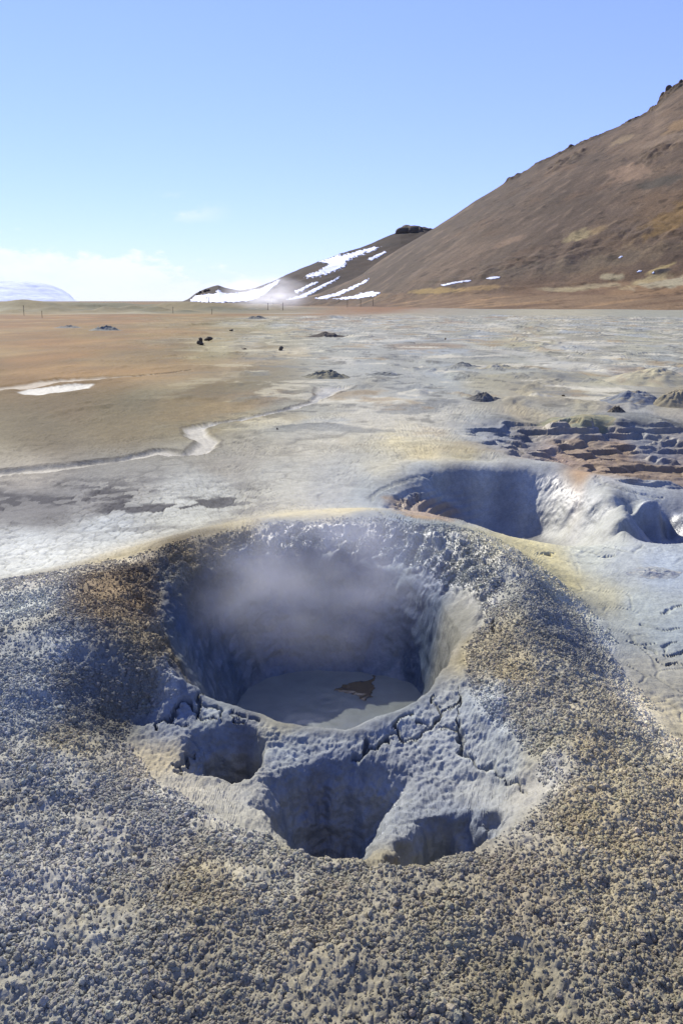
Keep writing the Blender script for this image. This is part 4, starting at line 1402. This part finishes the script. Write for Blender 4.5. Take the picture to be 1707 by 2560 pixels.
masks = [(leftk, (100, 90, 82), .8), (sst(0, .4, e1), (142, 123, 110), .6), (sst(0, .4, -e1), (92, 81, 74), .6), (sst(.1, .4, e2), (146, 128, 116), .45), (sst(.1, .4, -e2), (90, 79, 72), .45),
         (sst(.1, .4, e3), (120, 98, 82), .5), (sst(1450, 1650, FX + .7 * (FY - 500)) * sst(.05, .35, e3 + .1), (136, 114, 94), .4),
         (ell(FX, FY, 1690, 540, 90, 26, 28, nz), (150, 122, 76), .6),
         (ell(FX, FY, 1440, 592, 36, 13, 18, nz), (184, 170, 136), .8), (ell(FX, FY, 1497, 572, 24, 7, 25, nz), (168, 146, 114), .7), (ell(FX, FY, 1530, 557, 22, 2.5, 30, nz), (166, 146, 124), .6),
         (ell(FX, FY, 1558, 350, 32, 7, 18, nz), (170, 152, 130), .6), (ell(FX, FY, 1575, 432, 55, 20, 18, nz + .3 * e2), (176, 150, 134), .55), (ell(FX, FY, 1695, 315, 40, 12, 24, nz), (172, 144, 112), .6),
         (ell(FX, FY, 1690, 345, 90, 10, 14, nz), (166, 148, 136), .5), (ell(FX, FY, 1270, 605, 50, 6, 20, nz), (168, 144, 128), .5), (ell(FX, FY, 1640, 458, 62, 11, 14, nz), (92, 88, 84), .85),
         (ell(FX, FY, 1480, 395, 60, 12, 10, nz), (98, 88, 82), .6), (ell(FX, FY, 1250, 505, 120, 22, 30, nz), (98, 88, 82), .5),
         (ell(FX, FY, 1560, 640, 190, 20, 12, nz * 1.6), (152, 134, 112), .5), (ell(FX, FY, 1450, 655, 220, 14, 8, nz * 1.8), (118, 108, 100), .5),
         (sst(1000, 1150, FX) * low, (136, 112, 94), .8), (low * sst(.05, .35, e3 + e4 * .6), (162, 134, 106), .6), (low * sst(.05, .35, -e3 + e4 * .5), (112, 88, 70), .6),
         (ell(FX, FY, 1090, 728, 68, 6, 4, nz), (184, 160, 110), .75), (ell(FX, FY, 1190, 722, 60, 6, 4, nz), (186, 158, 116), .6),
         (ell(FX, FY, 1528, 690, 26, 8, -4, nz), (186, 178, 154), .8), (ell(FX, FY, 1490, 714, 70, 6, 4, nz), (178, 166, 142), .7), (ell(FX, FY, 1420, 722, 70, 5, 2, nz), (188, 178, 150), .6),
         (ell(FX, FY, 1620, 700, 70, 9, 16, nz), (188, 174, 140), .8), (ell(FX, FY, 1690, 706, 110, 10, 6, nz), (184, 178, 160), .85), (ell(FX, FY, 1800, 700, 110, 12, 6, nz), (184, 178, 160), .8),
         (ell(FX, FY, 1650, 670, 36, 5, 22, nz), (206, 188, 140), .7), (ell(FX, FY, 1655, 678, 24, 5, 6, nz * .5), (70, 70, 76), .9),
         (sst(733, 741, FY) * sst(950, 1100, FX), (150, 128, 108), .8), (sst(733, 741, FY) * sst(.0, .3, fb2(hx * .03, hy * .2, 4, 175)), (118, 96, 80), .7),
         (sst(733, 741, FY) * sst(.1, .4, fb2(hx * .05, hy * .1, 4, 176)), (186, 156, 124), .6),
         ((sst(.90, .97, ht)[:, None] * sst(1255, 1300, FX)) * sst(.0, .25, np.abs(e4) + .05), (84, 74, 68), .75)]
spk = sst(.10, .34, fb3(hx * .35, hy * .35, hz * .35, 3, 178)) * sst(-.1, .3, e3 + e4)
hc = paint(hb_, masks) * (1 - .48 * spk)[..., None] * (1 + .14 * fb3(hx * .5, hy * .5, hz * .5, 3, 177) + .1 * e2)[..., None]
M_HILL = mat_earth('hill_earth', (1.6, .25), .35, .34)
hco = np.stack([bx.ravel(), by.ravel(), bz.ravel()], 1)
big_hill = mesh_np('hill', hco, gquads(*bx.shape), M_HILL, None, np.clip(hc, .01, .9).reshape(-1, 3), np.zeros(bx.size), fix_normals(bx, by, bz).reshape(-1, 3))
tag(big_hill, 'big bare brown hill rising at the right, streaked with scree', 'hill', None, 'structure')

# --- the dark hill behind, with snow
RIDGE2 = [(440, 760, 620), (470, 748, 620), (480, 741, 620), (492, 733, 620), (505, 727, 620), (525, 722, 622), (545, 717, 624), (560, 722, 626), (600, 728, 630), (640, 722, 640), (680, 706, 650), (720, 686, 660), (760, 668, 668),
          (800, 651, 676), (850, 634, 684), (900, 619, 690), (950, 600, 696), (975, 589, 698), (1000, 580, 700), (1060, 570, 700), (1090, 578, 700), (1200, 640, 700), (1300, 700, 690)]
FOOT2 = [(440, 560), (700, 480), (900, 470), (1300, 470)]
gx2, gy2, gz2, gt2 = loft(RIDGE2, FOOT2, 440, 1300, 480, 150, lambda t: t ** 1.25, .4, 14, -1, 5)
gN = fix_normals(gx2, gy2, gz2)
F2X, F2Y = proj(gx2, gy2, gz2)
am = np.clip(gt2 / .2, 0, 1)[:, None] * np.clip(gz2 / 12, .15, 1)
gd = am * (3.0 * fb3(gx2 * .016, gy2 * .016, gz2 * .016, 4, 180) + 1.2 * np.abs(fb3(gx2 * .05, gy2 * .05, gz2 * .08, 3, 181)))
gx2, gy2, gz2 = gx2 + gN[..., 0] * gd, gy2 + gN[..., 1] * gd, gz2 + gN[..., 2] * gd
g1 = fb3(gx2 * .03, gy2 * .03, gz2 * .06, 4, 182)
gc = paint(np.ones(gx2.shape + (3,)) * alb((72, 62, 57)), [(sst(0, .4, g1), (92, 78, 68), .6), (sst(0, .4, -g1), (52, 47, 45), .6)])
dark_hill = mesh_np('hill', np.stack([gx2.ravel(), gy2.ravel(), gz2.ravel()], 1), gquads(*gx2.shape), M_HILL, None, np.clip(gc, .01, .9).reshape(-1, 3), np.zeros(gx2.size), fix_normals(gx2, gy2, gz2).reshape(-1, 3))
tag(dark_hill, 'dark rocky hill with snow patches behind the big brown hill', 'hill', None, 'structure')

# --- far snow mountain
RIDGE3 = [(-900, 752, 7600), (-600, 725, 7600), (-300, 706, 7600), (-100, 701, 7600), (0, 703, 7600), (60, 702, 7600), (100, 707, 7600), (130, 713, 7600), (155, 723, 7600), (175, 736, 7600), (190, 752, 7600), (200, 757, 7600)]
mx, my, mz, mt = loft(RIDGE3, [(-900, 6400), (200, 6600)], -900, 200, 260, 70, lambda t: t ** .8, .3, 10, -20, 5)
mN = fix_normals(mx, my, mz)
mdsp = 40 * np.clip(mt / .2, 0, 1)[:, None] * fb3(mx * .002, my * .002, mz * .003, 4, 190)
mdsp *= sst(1.0, .8, np.abs(mt - 0))[:, None]
mx, my, mz = mx + mN[..., 0] * mdsp, my + mN[..., 1] * mdsp, mz + mN[..., 2] * mdsp
s1 = fb3(mx * .004, my * .004, mz * .02, 4, 191)
mc = np.ones(mx.shape + (3,)) * np.array([.50, .54, .60])
mk = sst(.2, .45, s1)[..., None] * .5
mc = mc * (1 - mk) + np.array([.30, .36, .46]) * mk
M_FAR = mat_earth('far_snow', (.02, .004), 4)
mtn = mesh_np('mountain', np.stack([mx.ravel(), my.ravel(), mz.ravel()], 1), gquads(*mx.shape), M_FAR, None, mc.reshape(-1, 3), np.zeros(mx.size), fix_normals(mx, my, mz).reshape(-1, 3))
tag(mtn, 'pale snow covered table mountain on the far left horizon', 'mountain', None, 'structure')
print('hills', round(time.time() - T0, 1))

# ------------------------------------------------------------------ snow patches lying on the hills
M_SNOW = mat_plain('snow', (0, 0, 0), .7, .3, .25, .32, .3)
for nd in M_SNOW.node_tree.nodes:
    if nd.type == 'VECT_MATH':
        nd.inputs[0].default_value = (.56, .59, .64)


def upsample(a, k):
    r = np.linspace(0, a.shape[0] - 1, (a.shape[0] - 1) * k + 1)
    c = np.linspace(0, a.shape[1] - 1, (a.shape[1] - 1) * k + 1)
    i = np.minimum(r.astype(int), a.shape[0] - 2)
    j = np.minimum(c.astype(int), a.shape[1] - 2)
    fr, fc = (r - i)[:, None], (c - j)[None]
    return (a[i][:, j] * (1 - fr) + a[i + 1][:, j] * fr) * (1 - fc) + (a[i][:, j + 1] * (1 - fr) + a[i + 1][:, j + 1] * fr) * fc


def snow(poly, grid, label, thick=.5, jag=5.0, seed=0, up=4):
    gx_, gy_, gz_, nrow = grid
    nn = fix_normals(gx_, gy_, gz_)
    PXg, PYg = proj(gx_, gy_, gz_)
    p = np.array(poly, float)
    m = (PXg > p[:, 0].min() - 12) & (PXg < p[:, 0].max() + 12) & (PYg > p[:, 1].min() - 8) & (PYg < p[:, 1].max() + 8)
    m[nrow:] = False
    rws, cls = np.nonzero(m)
    if not len(rws):
        return None
    sl = (slice(max(rws.min() - 1, 0), min(rws.max() + 2, nrow)), slice(max(cls.min() - 1, 0), cls.max() + 2))
    a = [upsample(q[sl], up) for q in (gx_, gy_, gz_, nn[..., 0], nn[..., 1], nn[..., 2])]
    sx_, sy_ = proj(a[0], a[1], a[2])
    j1 = fb2(sx_ * .16, sy_ * .4, 5, 200 + seed, .65)
    jag, thick = jag * 1.7, thick * .35
    s = sdf(sx_ + jag * j1, sy_ + .5 * jag * fb2(sx_ * .1, sy_ * .3, 4, 201 + seed), p)
    q = gquads(*s.shape)
    q = q[(s.ravel()[q] < 0).all(1)]
    if not len(q):
        return None
    off = thick * np.clip(-s / 2.5, .12, 1)
    co = np.stack([(a[0] + a[3] * off).ravel(), (a[1] + a[4] * off).ravel(), (a[2] + a[5] * off).ravel()], 1)
    u, inv = np.unique(q, return_inverse=True)
    o = mesh_np('snow_patch', co[u], inv.reshape(q.shape), M_SNOW)
    sol = o.modifiers.new('thickness', 'SOLIDIFY')
    sol.thickness = thick * 1.2
    sol.offset = 0
    tag(o, label, 'snow patch', 'snow patches on the hills')
    return o


GA = (bx, by, bz, 330)
GB = (gx2, gy2, gz2, 150)
snow([(785, 747), (830, 736), (870, 721), (900, 708), (922, 696), (921, 702), (892, 719), (850, 738), (812, 748)], GA, 'slanting snow streak low on the left end of the big brown hill', seed=1)
snow([(828, 748), (880, 742), (902, 734), (930, 728), (950, 733), (936, 741), (900, 746), (860, 749)], GA, 'flat snow patch at the foot of the big hill beside the road line', seed=2)
snow([(1100, 714), (1130, 706), (1176, 700), (1178, 703), (1140, 709), (1110, 715)], GA, 'thin snow line above the yellow bank at the hill foot', .4, 3, 3)
snow([(1212, 697), (1230, 692), (1250, 692), (1248, 696), (1225, 699)], GA, 'short white snow strip right of the thin snow line', .4, 2, 4)
snow([(1589, 681), (1596, 676), (1605, 677), (1600, 681)], GA, 'tiny snow patch above the pale bank at right', .4, 1.5, 5)
snow([(1626, 684), (1633, 679), (1637, 681), (1632, 685)], GA, 'tiny snow patch at the tip of the dark hollow at right', .4, 1.5, 6)
snow([(1544, 645), (1550, 640), (1557, 641), (1550, 646)], GA, 'small snow fleck on the rubble slope of the big hill', .4, 1.5, 7)
snow([(712, 751), (760, 735), (800, 715), (852, 691), (840, 701), (792, 728), (755, 748)], GB, 'long slanting snow streak at the foot of the dark hill', .9, 5, 8)
snow([(796, 656), (835, 641), (880, 633), (920, 621), (950, 617), (938, 627), (892, 641), (866, 655), (862, 668), (830, 681), (800, 691), (766, 696), (764, 690), (792, 680), (812, 668), (826, 660)], GB, 'large ragged snow field high on the dark hill', .9, 9, 9)
snow([(918, 648), (935, 640), (962, 628), (966, 631), (946, 644), (926, 652)], GB, 'small snow patch below the summit crag of the dark hill', .9, 4, 10)
snow([(735, 730), (760, 718), (790, 704), (796, 706), (770, 720), (742, 734)], GB, 'thin broken snow streak halfway down the dark hill', .9, 6, 11)
snow([(474, 754), (490, 739), (540, 734), (545, 724), (560, 734), (600, 733), (650, 722), (701, 699), (692, 712), (662, 736), (632, 752), (560, 757)], GB, 'broad snow slope behind the steam at the low end of the dark hill', .9, 5, 12)
print('snow', round(time.time() - T0, 1))
# ------------------------------------------------------------------ rocks
def ico_np(sub):
    import bmesh
    bm = bmesh.new()
    bmesh.ops.create_icosphere(bm, subdivisions=sub, radius=1)
    bm.verts.ensure_lookup_table()
    v = np.array([q.co[:] for q in bm.verts])
    f = np.array([[w.index for w in q.verts] for q in bm.faces])
    bm.free()
    return v, f


ICO = {k: ico_np(k) for k in (2, 3, 4)}


def rock_shape(size, seed, sub=4, cuts=9, rough=.10):
    """a boulder: a ball cut by random planes, then weathered"""
    v, f = ICO[sub]
    v = v.copy()
    rg = np.random.default_rng(seed)
    for _ in range(cuts):
        d = rg.normal(size=3)
        d /= np.linalg.norm(d)
        h = rg.uniform(.45, .85)
        e = v @ d - h
        v -= np.clip(e, 0, None)[:, None] * d[None] * .92
    n = fb3(v[:, 0] * 2.2, v[:, 1] * 2.2, v[:, 2] * 2.2, 4, seed % 50)
    v = v * (1 + rough * n)[:, None]
    return v * np.asarray(size)[None], f


def rocks_mesh(name, parts, mat):
    vs, fs, k = [], [], 0
    for (loc, size, seed, rz) in parts:
        v, f = rock_shape(size, seed, 3)
        c, s = math.cos(rz), math.sin(rz)
        v = np.stack([v[:, 0] * c - v[:, 1] * s, v[:, 0] * s + v[:, 1] * c, v[:, 2]], 1) + np.asarray(loc)[None]
        vs.append(v)
        fs.append(f + k)
        k += len(v)
    return mesh_np(name, np.vstack(vs), np.vstack(fs), mat)


M_ROCK = mat_plain('lava_rock', (112, 102, 90), .9, .25, 6, .35, .03)
M_CRAG = mat_plain('crag_rock', (98, 86, 78), .95, .2, .25, .35, .6)


def gz_at(x, y):
    return float(hbase(np.array([x]), np.array([y]))[0])


def boulder(px, py, w, h, seed, label, group=None, lean=(1, 1, 1)):
    p = at(px, py)
    s = np.hypot(p[0], p[1]) / F
    v, f = rock_shape((w * s / 2 * lean[0], w * s / 2 * lean[1], h * s * .62), seed)
    v[:, 2] += h * s * .38
    z = gz_at(p[0], p[1])
    v += np.array([p[0], p[1], z])
    o = mesh_np('boulder', v, f, M_ROCK)
    tag(o, label, 'boulder', group)
    return o


# the upright one is two stones wide at the base
p = at(501, 862)
s = np.hypot(p[0], p[1]) / F
z0 = gz_at(p[0], p[1])
o = rocks_mesh('boulder', [((p[0], p[1], z0 + 5 * s), (8.5 * s, 8 * s, 8 * s), 3, .3), ((p[0] + 1 * s, p[1], z0 + 11 * s), (5.5 * s, 5.5 * s, 7 * s), 8, 1.0), ((p[0] + 5 * s, p[1] - 2 * s, z0 + 2 * s), (5 * s, 5 * s, 4 * s), 9, 2.0)], M_ROCK)
tag(o, 'upright pointed dark boulder standing on the pale flat', 'boulder', 'boulders on the plain')
boulder(522, 853, 23, 11, 21, 'low rounded dark boulder just behind the pointed one', 'boulders on the plain', (1, .7, 1))
boulder(703, 876, 14, 11, 33, 'small square dark boulder alone on the pale flat', 'boulders on the plain')
boulder(579, 828, 12, 5, 41, 'flat dark stone farther off behind the pointed boulder', 'boulders on the plain')
boulder(1113, 849, 5, 5, 55, 'tiny dark stone on the sulphur flat right of centre', 'boulders on the plain')
boulder(693, 1078, 5, 5, 61, 'single dark pebble on the pale ground beside the stream bend', 'boulders on the plain')
boulder(1407, 990, 8, 5, 62, 'small dark stone on top of the tan rise', 'boulders on the plain')
boulder(611, 874, 16, 4, 64, 'low grey stone left of the small square boulder', 'boulders on the plain')

# crags on the skylines
def crag(spec, rng_m, label, seed0):
    parts = []
    rg = np.random.default_rng(seed0)
    for (px, py, w, h) in spec:
        q = at_range(px, py, rng_m)
        s = rng_m / F
        for _ in range(3):
            ox, oz = rg.uniform(-.3, .3) * w * s, rg.uniform(-.35, .1) * h * s
            parts.append(((q[0] + ox, q[1] + rg.uniform(-2, 3), q[2] + oz), (w * s * rg.uniform(.35, .6), w * s * .6, h * s * rg.uniform(.5, .75)), int(rg.integers(1000)), rg.uniform(0, 3)))
    o = rocks_mesh('rock_outcrop', parts, M_CRAG)
    tag(o, label, 'rock outcrop', 'crags on the ridges')
    return o


crag([(1000, 590, 34, 20), (1025, 582, 46, 26), (1050, 577, 50, 28), (1074, 579, 40, 24), (982, 600, 26, 12), (965, 606, 18, 8)], 697, 'dark crag crowning the summit of the dark hill', 300)
crag([(495, 738, 8, 10), (503, 733, 9, 10), (512, 730, 9, 10), (522, 727, 8, 8)], 612, 'knobbly dark rocks on the low left end of the dark ridge', 301)
crag([(1640, 272, 14, 16), (1652, 258, 14, 22), (1664, 244, 14, 24), (1676, 232, 14, 26), (1688, 226, 10, 20), (1698, 220, 14, 28), (1712, 214, 18, 36), (1735, 204, 24, 36)], 428, 'dark crag stepping up the skyline at the top right', 302)
crag([(1418, 392, 5, 14), (1412, 398, 10, 6)], 412, 'single dark rock pinnacle just below the skyline of the big hill', 303)
crag([(1276, 452, 10, 6), (1284, 447, 8, 6)], 413, 'small dark knob on the lower skyline of the big hill', 304)
crag([(1570, 305, 12, 6), (1585, 298, 14, 7), (1600, 292, 12, 6)], 425, 'low row of dark rocks on the upper skyline of the big hill', 305)
crag([(1455, 357, 12, 6), (1475, 349, 14, 6), (1490, 342, 12, 6)], 422, 'low dark rocky edge halfway up the skyline of the big hill', 306)


# ------------------------------------------------------------------ sulphur mounds on the flat
def mound(px, py, wpx, hpx, cols, label, seed, depth=.8, lumps=.35, cat='mound', rough=.4, group='clay mounds on the flat'):
    p = at(px, py)
    rg_ = np.hypot(p[0], p[1])
    s = rg_ / F
    rx, hgt = wpx * s / 2, hpx * s
    ry = rx * depth
    n_t, n_r = 120, 44
    th = np.linspace(0, 2 * np.pi, n_t, endpoint=False)
    rr3 = np.linspace(0, 1.25, n_r)
    TH, RRm = np.meshgrid(th, rr3)
    wobm = 1 + .28 * fb2(np.cos(TH) * 1.3 + seed, np.sin(TH) * 1.3, 3, seed)
    xx_, yy_ = p[0] + np.cos(TH) * RRm * rx * wobm, p[1] + ry * .5 + np.sin(TH) * RRm * ry * wobm
    base = hbase(xx_.ravel(), yy_.ravel()).reshape(xx_.shape)
    dome = np.clip(1 - RRm ** 2, 0, 1) ** 1.5
    f_ = fb2(xx_ * 2.2 / rx, yy_ * 2.2 / rx, 5, seed + 1)
    rdg = 1 - np.abs(fb2(xx_ * 3.3 / rx, yy_ * 3.3 / rx, 4, seed + 2)) * 2
    zz_ = base + hgt * (dome * (1 + lumps * f_ * 2) + lumps * .5 * (rdg - .6) * np.clip(dome, 0, 1)) - .04 * np.clip((RRm - 1) / .25, 0, 1) * max(rg_ / 12, 1)
    zz_ += np.clip(dome, 0, 1) * hgt * .10 * fb2(xx_ * 10 / rx, yy_ * 10 / rx, 3, seed + 3)
    c = paint(np.ones(xx_.shape + (3,)) * alb(cols[0]), [(sst(.0, .3, f_), cols[1], .8), (sst(.05, .35, fb2(xx_ * 4 / rx, yy_ * 4 / rx, 4, seed + 5)), cols[2], .8)])
    c = c + .35 * (c.mean(2, keepdims=True) * np.array([1.02, 1.0, .95]) - c)      # dusty
    c = c * .88 * (1 + .25 * fb2(xx_ * 9 / rx, yy_ * 9 / rx, 4, seed + 7))[..., None]
    ij = np.arange((n_r - 1) * n_t).reshape(n_r - 1, n_t)
    q = np.stack([ij, np.roll(ij, -1, 1), np.roll(ij, -1, 1) + n_t, ij + n_t], 2).reshape(-1, 4)
    o = mesh_np('mound', np.stack([xx_.ravel(), yy_.ravel(), zz_.ravel()], 1), q, M_EARTH, None, np.clip(c, .01, .9).reshape(-1, 3), np.zeros(xx_.size))
    tag(o, label, cat, group)
    return o


YEL, GRN, GRY, DRK, BLU, TAN = (214, 206, 164), (172, 172, 132), (170, 174, 178), (138, 138, 136), (128, 142, 172), (204, 188, 150)
mound(1655, 962, 240, 30, (YEL, (206, 202, 176), TAN), 'pale yellow mound above the bluish lump at the right edge', 401, .9, .2)
mound(1600, 1012, 160, 26, ((151, 161, 179), BLU, (192, 179, 140)), 'bluish grey lumpy mound at the foot of the pale yellow mound', 411, .8, .2)
mound(1702, 1018, 130, 36, ((179, 168, 133), (153, 148, 122), TAN), 'tan crumbly mound cut by the right edge of the frame', 421, .8, .18)
mound(1208, 1010, 84, 12, (DRK, (138, 143, 151), (89, 92, 94)), 'small dark crusty lump on the tan rise', 431, .7, .6)
mound(1455, 1048, 180, 13, (GRN, (176, 186, 163), (210, 192, 133)), 'greenish mound at the back edge of the broken mud pit', 441, .7, .14)
mound(1542, 1034, 44, 13, ((133, 122, 99), TAN, (112, 107, 94)), 'little brown lump right of the greenish mound', 451, .6, .5)
mound(815, 945, 130, 14, ((156, 153, 125), (117, 125, 125), (192, 189, 156)), 'dark green grey crusty mound where the stream begins', 461, .8, .6)
mound(812, 843, 100, 9, ((120, 110, 99), (140, 125, 107), (102, 97, 92)), 'flat dark brown mound on the pale flat behind the small square boulder', 471, .5, .15)
mound(262, 827, 76, 8, ((151, 158, 153), (122, 130, 130), (186, 189, 176)), 'grey green crusty mound on the brown plain at left', 481, .8, .6)
mound(165, 820, 64, 5, ((163, 161, 151), (133, 135, 133), (192, 184, 163)), 'low grey mound left of the grey green one', 491, .8, .6)
mound(640, 798, 60, 6, ((143, 148, 143), (115, 120, 120), (192, 189, 174)), 'grey mound far back near the end of the brown band', 501, .8, .5)
mound(1250, 922, 110, 9, (YEL, (200, 204, 208), (153, 156, 153)), 'pale mound with a dark broken top in the middle distance', 511, .7, .4)
mound(960, 938, 100, 6, ((143, 151, 153), (192, 199, 204), (112, 117, 120)), 'low dark grey crust right of the stream head', 521, .6, .6)
mound(1160, 918, 90, 5, ((161, 166, 163), (125, 130, 130), (210, 210, 192)), 'low grey crust left of the pale broken mound', 531, .6, .6)
mound(1640, 1440, 130, 6, ((179, 192, 210), (156, 168, 204), (210, 210, 210)), 'patch of broken bluish mud clods on the right flat', 541, .7, .9, 'mud patch')

# ------------------------------------------------------------------ posts of the path barrier and two steam pipes
M_POST = mat_plain('weathered_metal', (92, 84, 76), .8, .3, 20, .2, 0)


def tube_np(path, rad, k=8):
    path = np.asarray(path, float)
    vs = []
    for i, q in enumerate(path):
        d = path[min(i + 1, len(path) - 1)] - path[max(i - 1, 0)]
        d /= np.linalg.norm(d)
        a_ = np.cross(d, [0, 1, 0.01])
        a_ /= np.linalg.norm(a_)
        b_ = np.cross(d, a_)
        r_ = rad[i] if np.ndim(rad) else rad
        for j in range(k):
            t = 2 * math.pi * j / k
            vs.append(q + r_ * (math.cos(t) * a_ + math.sin(t) * b_))
    n_ = len(path)
    fs = [[i * k + j, i * k + (j + 1) % k, (i + 1) * k + (j + 1) % k, (i + 1) * k + j] for i in range(n_ - 1) for j in range(k)]
    c0 = len(vs)
    vs += [path[0], path[-1]]
    fs += [[c0, (j + 1) % k, j, c0] for j in range(k)] + [[c0 + 1, (n_ - 1) * k + j, (n_ - 1) * k + (j + 1) % k, c0 + 1] for j in range(k)]
    return np.array(vs), fs


def tube_obj(name, path, rad, mat, parent=None):
    v, fs = tube_np(path, rad)
    me = bpy.data.meshes.new(name)
    me.from_pydata([tuple(q) for q in v], [], [tuple(dict.fromkeys(f)) for f in fs])
    me.materials.append(mat)
    for q in me.polygons:
        q.use_smooth = True
    o = bpy.data.objects.new(name, me)
    COL.objects.link(o)
    o.parent = parent
    return o


POSTS = [(61, 789, 21), (106, 795, 15), (433, 783, 14), (530, 786, 12), (670, 776, 16), (707, 776, 17), (868, 768, 16), (901, 767, 15), (932, 767, 17), (957, 765, 12), (978, 766, 15)]
WHERE = ['tallest post, far left on the brown plain', 'second post, leaning beside the tallest one at far left', 'lone thin post on the grey ground left of the steam', 'short thin post below the left bent pipe',
         'post below the right edge of the steam', 'post in front of the right bent pipe', 'first post right of the steam on the orange ground', 'second post right of the steam on the orange ground',
         'third post right of the steam, tallest of that row', 'short post near the right end of the row on the orange ground', 'last post of the row, before the foot of the big hill']
for (px, py, hp), wtxt in zip(POSTS, WHERE):
    q = at(px, py)
    s = np.hypot(q[0], q[1]) / F
    hgt = hp * s
    z = gz_at(q[0], q[1])
    o = empty('post', (q[0], q[1], z))
    tag(o, wtxt, 'post', 'posts of the path barrier')
    r0 = max(.022, .55 * s)
    tube_obj('pole', [(0, 0, -.3), (.02, 0, hgt * .5), (.05, 0, hgt)], r0, M_POST, o)
    tube_obj('cap', [(.045, 0, hgt * .97), (.05, 0, hgt * 1.05)], r0 * 1.7, M_POST, o)
for px, py, hp, txt in ((523, 762, 22, 'bent steam pipe standing at the left of the steam cloud'), (683, 760, 20, 'bent steam pipe standing at the right of the steam cloud')):
    q = at(px, py + 4)
    s = np.hypot(q[0], q[1]) / F
    hgt = hp * s
    o = empty('steam_pipe', (q[0], q[1], gz_at(q[0], q[1])))
    tag(o, txt, 'pipe', 'steam pipes')
    th = np.linspace(0, math.pi, 9)
    bend = [(-.12 * hgt + .12 * hgt * math.cos(t), 0, hgt * .88 + .12 * hgt * math.sin(t)) for t in th]
    tube_obj('riser', [(0, 0, -.3)] + bend + [(-.24 * hgt, 0, hgt * .76)], .6 * s, M_POST, o)
    tube_obj('flange', [(0, 0, hgt * .25), (0, 0, hgt * .31)], 1.5 * s, M_POST, o)


# ------------------------------------------------------------------ steam
def steam(name, label, loc, dims, dens, scale, seed, power=1.0, stretch=(1, 1, 1), lo=.42, hi=.75):
    import bmesh
    bm = bmesh.new()
    bmesh.ops.create_cube(bm, size=2)
    me = bpy.data.meshes.new(name)
    bm.to_mesh(me)
    bm.free()
    o = bpy.data.objects.new(name, me)
    o.location = loc
    o.scale = dims
    COL.objects.link(o)
    tag(o, label, 'steam', None, 'stuff')
    m = bpy.data.materials.new(name)
    m.use_nodes = True
    t = m.node_tree
    N, Lk = t.nodes, t.links
    N.clear()
    out = N.new('ShaderNodeOutputMaterial')
    pv = N.new('ShaderNodeVolumePrincipled')
    pv.inputs['Color'].default_value = (1, 1, 1, 1)
    pv.inputs['Anisotropy'].default_value = .6
    Lk.new(pv.outputs[0], out.inputs['Volume'])
    tc = N.new('ShaderNodeTexCoord')
    ln = N.new('ShaderNodeVectorMath')
    ln.operation = 'LENGTH'
    Lk.new(tc.outputs['Object'], ln.inputs[0])
    mpn = N.new('ShaderNodeMapping')
    mpn.inputs['Location'].default_value = (seed, seed * .7, 0)
    mpn.inputs['Scale'].default_value = stretch
    Lk.new(tc.outputs['Object'], mpn.inputs[0])
    n = N.new('ShaderNodeTexNoise')
    n.inputs['Scale'].default_value = scale
    n.inputs['Detail'].default_value = 4
    n.inputs['Roughness'].default_value = .55
    Lk.new(mpn.outputs[0], n.inputs['Vector'])
    k1 = N.new('ShaderNodeMapRange')
    k1.interpolation_type = 'SMOOTHSTEP'
    for i, q in enumerate((lo, hi, 0, 1)):
        k1.inputs[i + 1].default_value = q
    Lk.new(n.outputs['Fac'], k1.inputs[0])
    k2 = N.new('ShaderNodeMapRange')
    k2.interpolation_type = 'SMOOTHSTEP'
    for i, q in enumerate((1.0, .15, 0, dens)):
        k2.inputs[i + 1].default_value = q
    Lk.new(ln.outputs['Value'], k2.inputs[0])
    mu = N.new('ShaderNodeMath')
    mu.operation = 'MULTIPLY'
    Lk.new(k1.outputs[0], mu.inputs[0])
    Lk.new(k2.outputs[0], mu.inputs[1])
    Lk.new(mu.outputs[0], pv.inputs['Density'])
    me.materials.append(m)
    return o


steam('crater_steam', 'thin steam curling up from the pool inside the large crater', (-.15, 4.5, .20), (1.0, .9, .58), 1.5, 1.6, 3.3, 1, (1, 1, 1), .30, .72)
q = at_range(668, 738, 165)
steam('ground_steam', 'white steam cloud drifting low in front of the snowy ridge', (q[0], q[1], 3.2), (11, 8, 4.2), .20, 1.3, 8.1, 1, (1, 1, 1.2), .32, .7)
# ------------------------------------------------------------------ the air
import bmesh
bm = bmesh.new()
bmesh.ops.create_cube(bm, size=1)
me = bpy.data.meshes.new('haze')
bm.to_mesh(me)
bm.free()
o = bpy.data.objects.new('haze', me)
x0, x1, y0, y1, z0, z1 = -16000, 16000, -14500, 16000, -40, 420
o.location = ((x0 + x1) / 2, (y0 + y1) / 2, (z0 + z1) / 2)
o.scale = (x1 - x0, y1 - y0, z1 - z0)
COL.objects.link(o)
o['kind'] = 'stuff'
m = bpy.data.materials.new('haze')
m.use_nodes = True
m.node_tree.nodes.clear()
out = m.node_tree.nodes.new('ShaderNodeOutputMaterial')
pv = m.node_tree.nodes.new('ShaderNodeVolumePrincipled')
pv.inputs['Color'].default_value = (.72, .86, 1.0, 1)
pv.inputs['Density'].default_value = 1.6e-5
pv.inputs['Anisotropy'].default_value = 0.0
m.node_tree.links.new(pv.outputs[0], out.inputs['Volume'])
me.materials.append(m)
print('script', round(time.time() - T0, 1))
